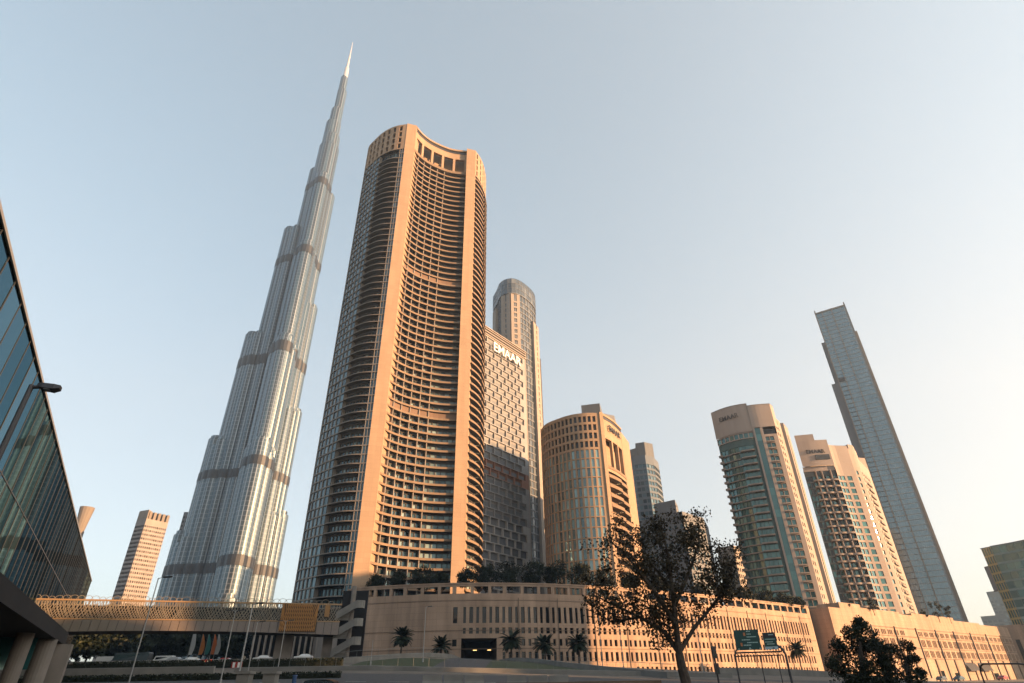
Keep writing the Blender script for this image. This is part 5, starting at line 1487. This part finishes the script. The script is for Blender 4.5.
# ---------------------------------------------------------------- street furniture
def lamp_post(label, px, top, d, arm=0.0, r=.075, two=False, head=True, m=STEEL):
    p = at(px, top, d); g = ground(p.x, p.y); root = thing('street_lamp', label, 'street lamp', (p.x, p.y, g))
    MB().tube((p.x, p.y, g), (p.x, p.y, p.z), r, r*.6, 8).build('pole', m, root)
    MB().tube((p.x, p.y, g-.1), (p.x, p.y, g+.5), r*1.8, r*1.8, 8).build('base', m, root)
    if head:
        for s in ((1, -1) if two else (1,)):
            if arm: MB().tube((p.x, p.y, p.z-.08), (p.x+s*arm, p.y, p.z+.1), r*.5, r*.4, 6).build('arm', m, root)
            h = MB(); h.obox((p.x+s*arm-.1*(s < 0), p.y-.14, p.z), (s*.8, 0, .05), (0, .28, 0), (0, 0, .11)); h.build('lamp_head', DSTEEL, root)
    return root
lamp_post('tall pale lamp post rising past the far pinkish tower', 158.5, 578, 70, 0.5)
lamp_post('sunlit lamp post below the left third of the footbridge', 235.5, 611, 84, .3, .09, True)
lamp_post('thick grey lamp post crossing the lattice of the footbridge', 253, 604, 72, .4, .11)
lamp_post('thinner pole just right of the thick grey lamp post', 257.5, 622, 92, .3, .07)
lamp_post('slim lamp post in front of the golden bridge panel side', 286, 621, 100, .4, .07, True)
lamp_post('slender lamp post before the blank podium wall', 426, 607, 112, .3, .08)
lamp_post('short mast left of the slender lamp post on the blank wall', 373, 640, 104, 0, .06, head=False)
lamp_post('slender mast at left fringe of the street tree', 598, 611, 108, .3, .07)
lamp_post('lamp post seen through the lower leaves of the street tree', 619, 622, 112, .3, .07)
lamp_post('lamp post just right of the street tree trunk', 694, 612, 104, .3, .07)
def near_lamp():
    p = at(32, 385, 18.5); g = 0
    root = thing('street_lamp', 'near dark street lamp with flat head against the mirror glass', 'street lamp', (p.x, p.y, g))
    MB().tube((p.x, p.y, g), (p.x, p.y, p.z), .10, .06, 12).build('pole', DSTEEL, root)
    MB().tube((p.x, p.y, g), (p.x, p.y, g+.4), .2, .2, 12).build('base', DSTEEL, root)
    q = at(62, 385.5, 18.3); d = (q-p); d.z = 0; L = d.length; d.normalize(); s = Vector((-d.y, d.x, 0)); up = Vector((0,0,1))
    MB().tube(p-up*.06, p+d*.2-up*.02, .055, .05, 10).build('arm', DSTEEL, root)
    h = MB(); prof = [(.12,-.03,.06),(.25,-.07,.13),(.5,-.08,.16),(L-.12,-.07,.15),(L,-.02,.11)]
    k = []
    for a, z0, w_ in prof: k += [p+d*a-s*w_+up*z0, p+d*a+s*w_+up*z0, p+d*a+s*w_*.8+up*.07, p+d*a-s*w_*.8+up*.07]
    F = [(0,1,2,3)[::-1]]
    for i in range(4):
        for j in range(4): F.append((i*4+j, i*4+(j+1)%4, i*4+4+(j+1)%4, i*4+4+j))
    F.append((16,17,18,19)); h.quads(k, F); h.build('lamp_head', DSTEEL, root)
    MB().obox(p+d*.3-s*.1-up*.095, d*(L-.5), s*.2, up*.03).build('lens', plain('lamp_lens', (.35,.36,.36), .2), root)
near_lamp()
def bent_pipe():
    p = at(979, 668, 24); root = thing('bent_rail', 'dark bent pipe rail in the lower right corner', 'rail', (p.x, p.y, 0)); q = at(1060, 668, 22)
    d = q-p; d.z = 0; L = d.length; d.normalize(); z = at(985, 664, 24).z
    pts = [Vector((p.x, p.y, -.1)), Vector((p.x, p.y, z-.25))]
    for a in lin(0, math.pi/2, 6): pts.append(Vector((p.x, p.y, z-.25))+d*(.25-.25*math.cos(a))+Vector((0,0,.25*math.sin(a))))
    pts += [pts[-1]+d*(L*.45)-Vector((0,0,.03)), pts[-1]+d*L-Vector((0,0,.22))]
    mb = MB(); mb.path(pts, [.022]*len(pts), 10); mb.build('pipe', DSTEEL, root)
    MB().tube((q.x, q.y, -.1), (q.x, q.y, z-.2), .04, .04, 8).build('support_post', DSTEEL, root)
bent_pipe()

def gantry():
    D = 78.0; az = math.degrees(math.atan2(ray(762, 650).x, ray(762, 650).y)); c = Vector(pol(az, D)); g = ground(c.x, c.y)
    root = thing('road_sign_gantry', 'dark bowed gantry frame carrying the green road signs', 'gantry', (c.x, c.y, g))
    x = Vector((math.cos(rad(az)), -math.sin(rad(az)), 0))
    def on(px, py): 
        r_ = ray(px, py); n = Vector((math.sin(rad(az)), math.cos(rad(az)), 0)); t = D/(r_.dot(n)); return Vector((0,0,CZ))+r_*t
    def pole(pts, r): 
        P = [on(*q) for q in pts]; P = [Vector((P[0].x, P[0].y, g-.1))]+P; m = MB(); m.path(P, [r]*len(P), 8); return m
    pole([(737.2,668),(735.2,655),(735.8,650.5),(738.5,649)], .09).build('leg', DSTEEL, root)
    pole([(788.6,668),(785.5,654),(781.5,648),(776,645)], .13).build('leg', DSTEEL, root)
    pole([(762.3,668),(761,655)], .06).build('leg', DSTEEL, root); pole([(779.5,668),(778,652)], .05).build('leg', DSTEEL, root)
    a, b = on(735.5, 653), on(782, 651.5); b.z = a.z+.02
    t = MB(); t.tube(a, b, .08, .08, 6); t.tube(a-Vector((0,0,.35)), b-Vector((0,0,.35)), .06, .06, 6)
    for k in range(12): 
        p = a.lerp(b, k/12); q = a.lerp(b, (k+1)/12)-Vector((0,0,.35)); t.tube(p, q, .035, .035, 4)
    t.build('truss', DSTEEL, root)
    n = Vector((-math.sin(rad(az)), -math.cos(rad(az)), 0))
    def board(name, label, px0, px1, pt, pb):
        p0, p1 = on(px0, pb), on(px1, pb); W = (p1-p0).length; zt = on((px0+px1)/2, pt).z; H = zt-p0.z; o = p0+n*.25
        o.z = p0.z
        rt = thing(name, label, 'road sign', o); up = Vector((0,0,1))
        MB().obox(o, x*W, n*.08, up*H).build('panel', plain('sign_green', (.003,.045,.040), .45), rt)
        return rt, o+n*.085, x, up, W, H
    WM = plain('sign_white', (.42,.60,.56), .5); OR = plain('sign_orange', (.50,.17,.06), .5); BL = plain('sign_black', (.012,.013,.02), .5); PL = plain('sign_pale', (.34,.46,.50), .5)
    def bars(rt, o, x_, up, W, H, items):
        for nm, m, L_ in items:
            mb = MB()
            for u, v, w_, h_ in L_: mb.obox(o+x_*W*u+up*H*v, x_*W*w_, n*.015, up*H*h_)
            mb.build(nm, m, rt)
    a_ = board('road_sign', 'large dark green direction sign with pale text lines, left one on the gantry', 737.0, 762.0, 629.8, 650.6)
    def line(u, v, w_):
        out = []; q = u
        while q < u+w_: l = R.uniform(.03,.085); out.append((q, v, min(l, u+w_-q), .042)); q += l+.013
        return out
    bars(*a_, [('text_line', WM, line(.52,.90,.15)), ('text_line', WM, line(.52,.76,.16)), ('text_line', WM, line(.50,.62,.38)), ('text_line', WM, line(.28,.48,.34)),
               ('text_line', WM, line(.48,.34,.42)), ('text_line', WM, line(.32,.22,.30)), ('route_marker', OR, [(.38,.70,.08,.16)]), ('route_marker', OR, [(.20,.20,.08,.16)]), ('arrow', WM, [(.53,.03,.04,.10),(.50,.03,.10,.03)]), ('arrow', WM, [(.07,.04,.05,.05)]), ('arrow', WM, [(.92,.04,.06,.05)])])
    b_ = board('road_sign', 'smaller road sign with black top, green middle and pale foot, right one on the gantry', 765.5, 778.5, 632.5, 649.8)
    bars(*b_, [('black_field', BL, [(.02,.70,.96,.28)]), ('pale_field', PL, [(.0,.0,1,.17)])])
    n_ = n*.017
    bars(b_[0], b_[1]+n_, b_[2], b_[3], b_[4], b_[5], [('text_line', WM, line(.45,.84,.4)), ('text_line', WM, line(.12,.58,.8)), ('text_line', WM, line(.1,.42,.6)), ('text_line', WM, line(.2,.30,.6)), ('arrow', BL, [(.58,.05,.16,.06)])])
gantry()
def signal():
    p = at(712.5, 646, 72); g = ground(p.x, p.y); root = thing('traffic_signal', 'dark traffic signal post between the street tree and the gantry', 'traffic light', (p.x, p.y, g))
    MB().tube((p.x, p.y, g), (p.x, p.y, p.z), .10, .08, 8).build('post', DSTEEL, root)
    for z, h in ((p.z-.6, 1.1), (p.z-2.1, 1.0)):
        MB().box(p.x, p.y-.2, z, .42, .3, h).build('signal_head', DSTEEL, root)
        for k, c in enumerate(((.05,.008,.006), (.05,.03,.006), (.006,.03,.012))):
            MB().tube((p.x, p.y-.35, z+(1-k)*h*.31), (p.x, p.y-.40, z+(1-k)*h*.31), .10, .10, 10).build('lens', plain('lens_%d' % k, c, .3), root)
signal()
# stone gate posts
for px, lab in ((246, 'left stone gate post with flat cap at the bottom edge'), (272, 'right stone gate post with flat cap at the bottom edge')):
    p = at(px, 671.5, 46); g = ground(p.x, p.y); root = thing('gate_post', lab, 'gate post', (p.x, p.y, g))
    MB().box(p.x, p.y, (g+p.z)/2-.1, .78, .78, p.z-g-.1).build('shaft', CONCP, root); MB().box(p.x, p.y, p.z-.06, .98, .98, .16).build('cap', CONCP, root)
p = at(295, 676, 44); root = thing('sign_post', 'short blue post between gate posts and black car', 'post', (p.x, p.y, 0)); g = ground(p.x, p.y)
MB().tube((p.x, p.y, g-.1), (p.x, p.y, p.z), .13, .13, 10).build('post', plain('blue_paint', (.02,.06,.16), .4), root)
MB().tube((p.x, p.y, p.z), (p.x, p.y, p.z+.06), .16, .14, 10).build('cap', plain('blue_paint', (.02,.06,.16)), root)

# ---------------------------------------------------------------- vehicles
TYRE = plain('tyre_rubber', (.015,.015,.016), .8); CGL = plain('car_glass', (.01,.014,.018), .08)
def car(name, label, cat, x, y, rz, col, kind='car'):
    g = ground(x, y); root = thing(name, label, cat, (0, 0, 0)); m = plain('paint_%02d%02d%02d' % tuple(int(c*99) for c in col), col, .25)
    L, H, Wd = {'car': (4.4,1.45,1.75), 'suv': (4.8,1.85,1.95), 'van': (5.2,2.2,2.0), 'bus': (9.5,2.9,2.4)}[kind]
    if kind in ('car', 'suv'): pr = [(0,.45),(.02,.8),(.12,.95),(1.15,1.02),(1.75,H-.06),(2.1,H),(3.2,H),(3.6,H-.1),(4.2,1.02),(4.36,.9),(4.4,.45)]
    else: pr = [(0,.4),(0,1.0),(.3,1.3),(.7,H-.1),(1.0,H),(L-.15,H),(L,H-.2),(L,.4)]
    s = L/4.4 if kind in ('car', 'suv') else 1
    pr = [(a*s-L/2, z) for a, z in pr]
    def shell(pr, hw, tuck):
        mb = MB(); n = len(pr); v = []
        for sg in (-1, 1):
            for a, z in pr: v.append((a, sg*(hw-(tuck if z > 1.05 else 0)), z))
        f = [tuple(range(n)), tuple(reversed(range(n, 2*n)))]+[(i, n+i, n+(i+1)%n, (i+1)%n) for i in range(n)]
        mb.quads(v, f); return mb
    b = shell(pr, Wd/2, .16).build('body', m, root)
    w_ = MB(); zl, zh = (1.08, H-.14) if kind in ('car', 'suv') else (1.3, H-.35)
    if kind in ('car', 'suv'):
        A = [(1.34,zl),(1.82,zh),(3.4,zh),(3.9,zl)]
        for sg in (-1, 1): 
            q = [(a*s-L/2, sg*(Wd/2-.145), z) for a, z in A]; w_.poly(q if sg < 0 else q[::-1])
        w_.poly([(1.2*s-L/2-.02,-Wd/2+.25,1.06),(1.2*s-L/2-.02,Wd/2-.25,1.06),(1.72*s-L/2-.02,Wd/2-.3,H-.1),(1.72*s-L/2-.02,-Wd/2+.3,H-.1)][::-1])
        w_.poly([(4.16*s-L/2+.02,-Wd/2+.25,1.08),(4.16*s-L/2+.02,Wd/2-.25,1.08),(3.64*s-L/2+.02,Wd/2-.3,H-.14),(3.64*s-L/2+.02,-Wd/2+.3,H-.14)])
    else:
        for sg in (-1, 1):
            q = [(-L/2+.6, sg*(Wd/2-.145), zl), (-L/2+.9, sg*(Wd/2-.145), zh), (L/2-.3, sg*(Wd/2-.145), zh), (L/2-.3, sg*(Wd/2-.145), zl)]; w_.poly(q if sg < 0 else q[::-1])
        w_.poly([(-L/2+.25,-Wd/2+.2,1.35),(-L/2+.25,Wd/2-.2,1.35),(-L/2+.62,Wd/2-.25,H-.2),(-L/2+.62,-Wd/2+.25,H-.2)][::-1])
    w_.build('windows', CGL, root)
    for a in (-L*.31, L*.30):
        for sg in (-1, 1):
            t = MB(); t.tube((a, sg*(Wd/2-.2), .33), (a, sg*(Wd/2+.01), .33), .33, .33, 14); wh = t.build('wheel', TYRE, root)
            MB().tube((a, sg*(Wd/2), .33), (a, sg*(Wd/2+.02), .33), .2, .2, 10).build('rim', STEEL, wh)
    for sg in (-1, 1):
        MB().box(-L/2+.02, sg*Wd*.34, .72, .08, .32, .14).build('headlight', plain('lamp_lens', (.35,.36,.36)), root)
        MB().box(L/2-.02, sg*Wd*.36, .78, .08, .26, .16).build('tail_light', plain('tail_red', (.3,.01,.01), .3), root)
    root.location = (x, y, g+.035); root.rotation_euler = (0, 0, rz); return root
fleet = [(107, 172, (.70,.69,.66), 'van', 'white van, farthest left under the footbridge'), (131, 170, (.05,.055,.06), 'bus', 'dark minibus under the footbridge between white vehicles'), (163, 173, (.62,.62,.60), 'van', 'pale van behind the tall lamp post'),
         (176, 164, (.30,.31,.32), 'car', 'grey car left of the white car near the flags'), (190, 166, (.75,.74,.72), 'car', 'white car just left of the orange flags'), (223, 172, (.28,.02,.015), 'car', 'red car just right of the orange flags'),
         (262, 163, (.72,.71,.69), 'car', 'white car left of the wide bridge support'), (270, 171, (.18,.20,.22), 'car', 'dark grey car behind the white car by the bridge support'), (303, 160, (.74,.73,.71), 'car', 'white car between the two bridge supports'),
         (62, 168, (.55,.54,.52), 'car', 'silver car beside the flyover pier')]
for px, y, col, kind, lab in fleet:
    a = math.atan2(ray(px, 662).x, ray(px, 662).y); car('parked_'+kind, lab, 'bus' if kind == 'bus' else ('van' if kind == 'van' else 'car'), math.tan(a)*y, y, R.choice((0, math.pi)), col, kind)
a = math.atan2(ray(315, 681).x, ray(315, 681).y); car('parked_suv', 'black car with only its roof showing at the bottom edge', 'car', math.tan(a)*50, 50, 0, (.01,.011,.013), 'suv')
for px, y, col, lab in ((940, 196, (.05,.06,.07), 'dark car in front of the shopping hall shop window'), (958, 205, (.03,.06,.08), 'blue black car right of the other dark car by the hall'), (1002, 215, (.30,.03,.02), 'red car near the hall canopies')):
    a = math.atan2(ray(px, 676).x, ray(px, 676).y); car('parked_car', lab, 'car', math.tan(a)*y, y, .64, col)
# loose road barriers standing in a row on the near side of the road
for k in range(7):
    x, y = -9.5+k*2.35, 74+R.uniform(-.3,.3); g = ground(x, y)+.03
    if k in (3,): continue
    pr = [(-.3,0),(.3,0),(.3,.12),(.16,.4),(.11,.95),(-.11,.95),(-.16,.4),(-.3,.12)]; mb = MB(); n = len(pr); v = [(x+sx*1.05, y+a, g+z) for sx in (-1,1) for a, z in pr]
    mb.quads(v, [tuple(range(n)), tuple(reversed(range(n,2*n)))]+[(i, n+i, n+(i+1)%n, (i+1)%n) for i in range(n)])
    tag(mb.build('road_barrier', CONCP), ['leftmost','second','third','','fourth','fifth','last'][k]+' pale concrete barrier block from the left in the roadside row', 'barrier', 'concrete barriers along the road')
# lane dashes
dm = MB()
for k in range(46):
    x = -110+k*5; y = 77
    dm.poly([(x,y,ground(x,y)+.05),(x+2.4,y,ground(x+2.4,y)+.05),(x+2.4,y+.16,ground(x+2.4,y+.16)+.05),(x,y+.16,ground(x,y+.16)+.05)])
tag(dm.build('road_markings', plain('line_paint', (.5,.5,.48), .7)), kind='structure')
# flags
for k, (px, c, lab) in enumerate(((198, (.55,.20,.06), 'orange feather flag, leftmost of the flag row'), (204, (.06,.22,.20), 'green feather flag in the flag row'), (210, (.60,.16,.05), 'brightest orange feather flag in the flag row'), (214, (.5,.5,.48), 'white feather flag, rightmost of the flag row'), (188, (.6,.6,.58), 'tall white banner flag standing left of the flag row'))):
    a = math.atan2(ray(px, 655).x, ray(px, 655).y); y = 124; x = math.tan(a)*y; g = ground(x, y); root = thing('feather_flag', lab, 'flag', (x, y, g), None); h = 4.6 if k < 4 else 6.2
    MB().tube((x, y, g), (x, y, g+h), .05, .03, 6).build('pole', STEEL, root)
    fb = MB(); n = 8
    for q in range(n):
        z0, z1 = g+1.0+(h-1.05)*q/n, g+1.0+(h-1.05)*(q+1)/n; f = lambda t: .85*math.sin(math.pi*min(1, .25+.75*t))+.02
        w0, w1 = f(q/n), f((q+1)/n); b0, b1 = .06*math.sin(q), .06*math.sin(q+1)
        fb.poly([(x+.05,y,z0),(x+.05+w0,y+b0,z0),(x+.05+w1,y+b1,z1),(x+.05,y,z1)])
    fb.build('cloth', plain('cloth_%d' % k, c, .8), root)
for px, y, lab in ((206, 107, 'red and white striped barrier in front of the flags'), (237, 100, 'red and white striped barrier left of the gate posts')):
    a = math.atan2(ray(px, 664).x, ray(px, 664).y); x = math.tan(a)*y; g = ground(x, y); root = thing('traffic_barrier', lab, 'barrier', (x, y, g))
    MB().box(x, y, g+.42, 1.5, .4, .84).build('block', plain('barrier_red', (.30,.025,.018), .5), root)
    for q in (-.38, .38): MB().box(x+q, y-.21, g+.42, .36, .03, .7).build('stripe', WHITE, root)

# unseen blocks added at right to shade the street; their gap lights the bridge
for lab, y0, y1, h in (('tall plain stone block added outside the view on the right to shade the street', 42, 126, 71), ('plain stone block added nearer the viewer, outside the view, to shade the street', -60, 34, 60)):
    block_tower('shade_block', lab, 'building', [(155,y1),(155,y0),(173,y0),(173,y1)], -.5, h, S_POD, G_DARK, 3.6, 4.0, .5, .6, (0,), limit=20)

# ---------------------------------------------------------------- air
HAZE = 0.00021
if HAZE > 0:
    m = bpy.data.materials.new('air'); m.use_nodes = True; t = m.node_tree; t.nodes.clear()
    v = t.nodes.new('ShaderNodeVolumePrincipled'); o = t.nodes.new('ShaderNodeOutputMaterial')
    v.inputs['Color'].default_value = (.62,.80,1,1); v.inputs['Density'].default_value = HAZE; v.inputs['Anisotropy'].default_value = 0.2
    t.links.new(v.outputs[0], o.inputs['Volume'])
    hz = MB(); hz.obox((-1700,-1700,-2.0), (3400,0,0), (0,3400,0), (0,0,850)); tag(hz.build('haze', m), kind='stuff')
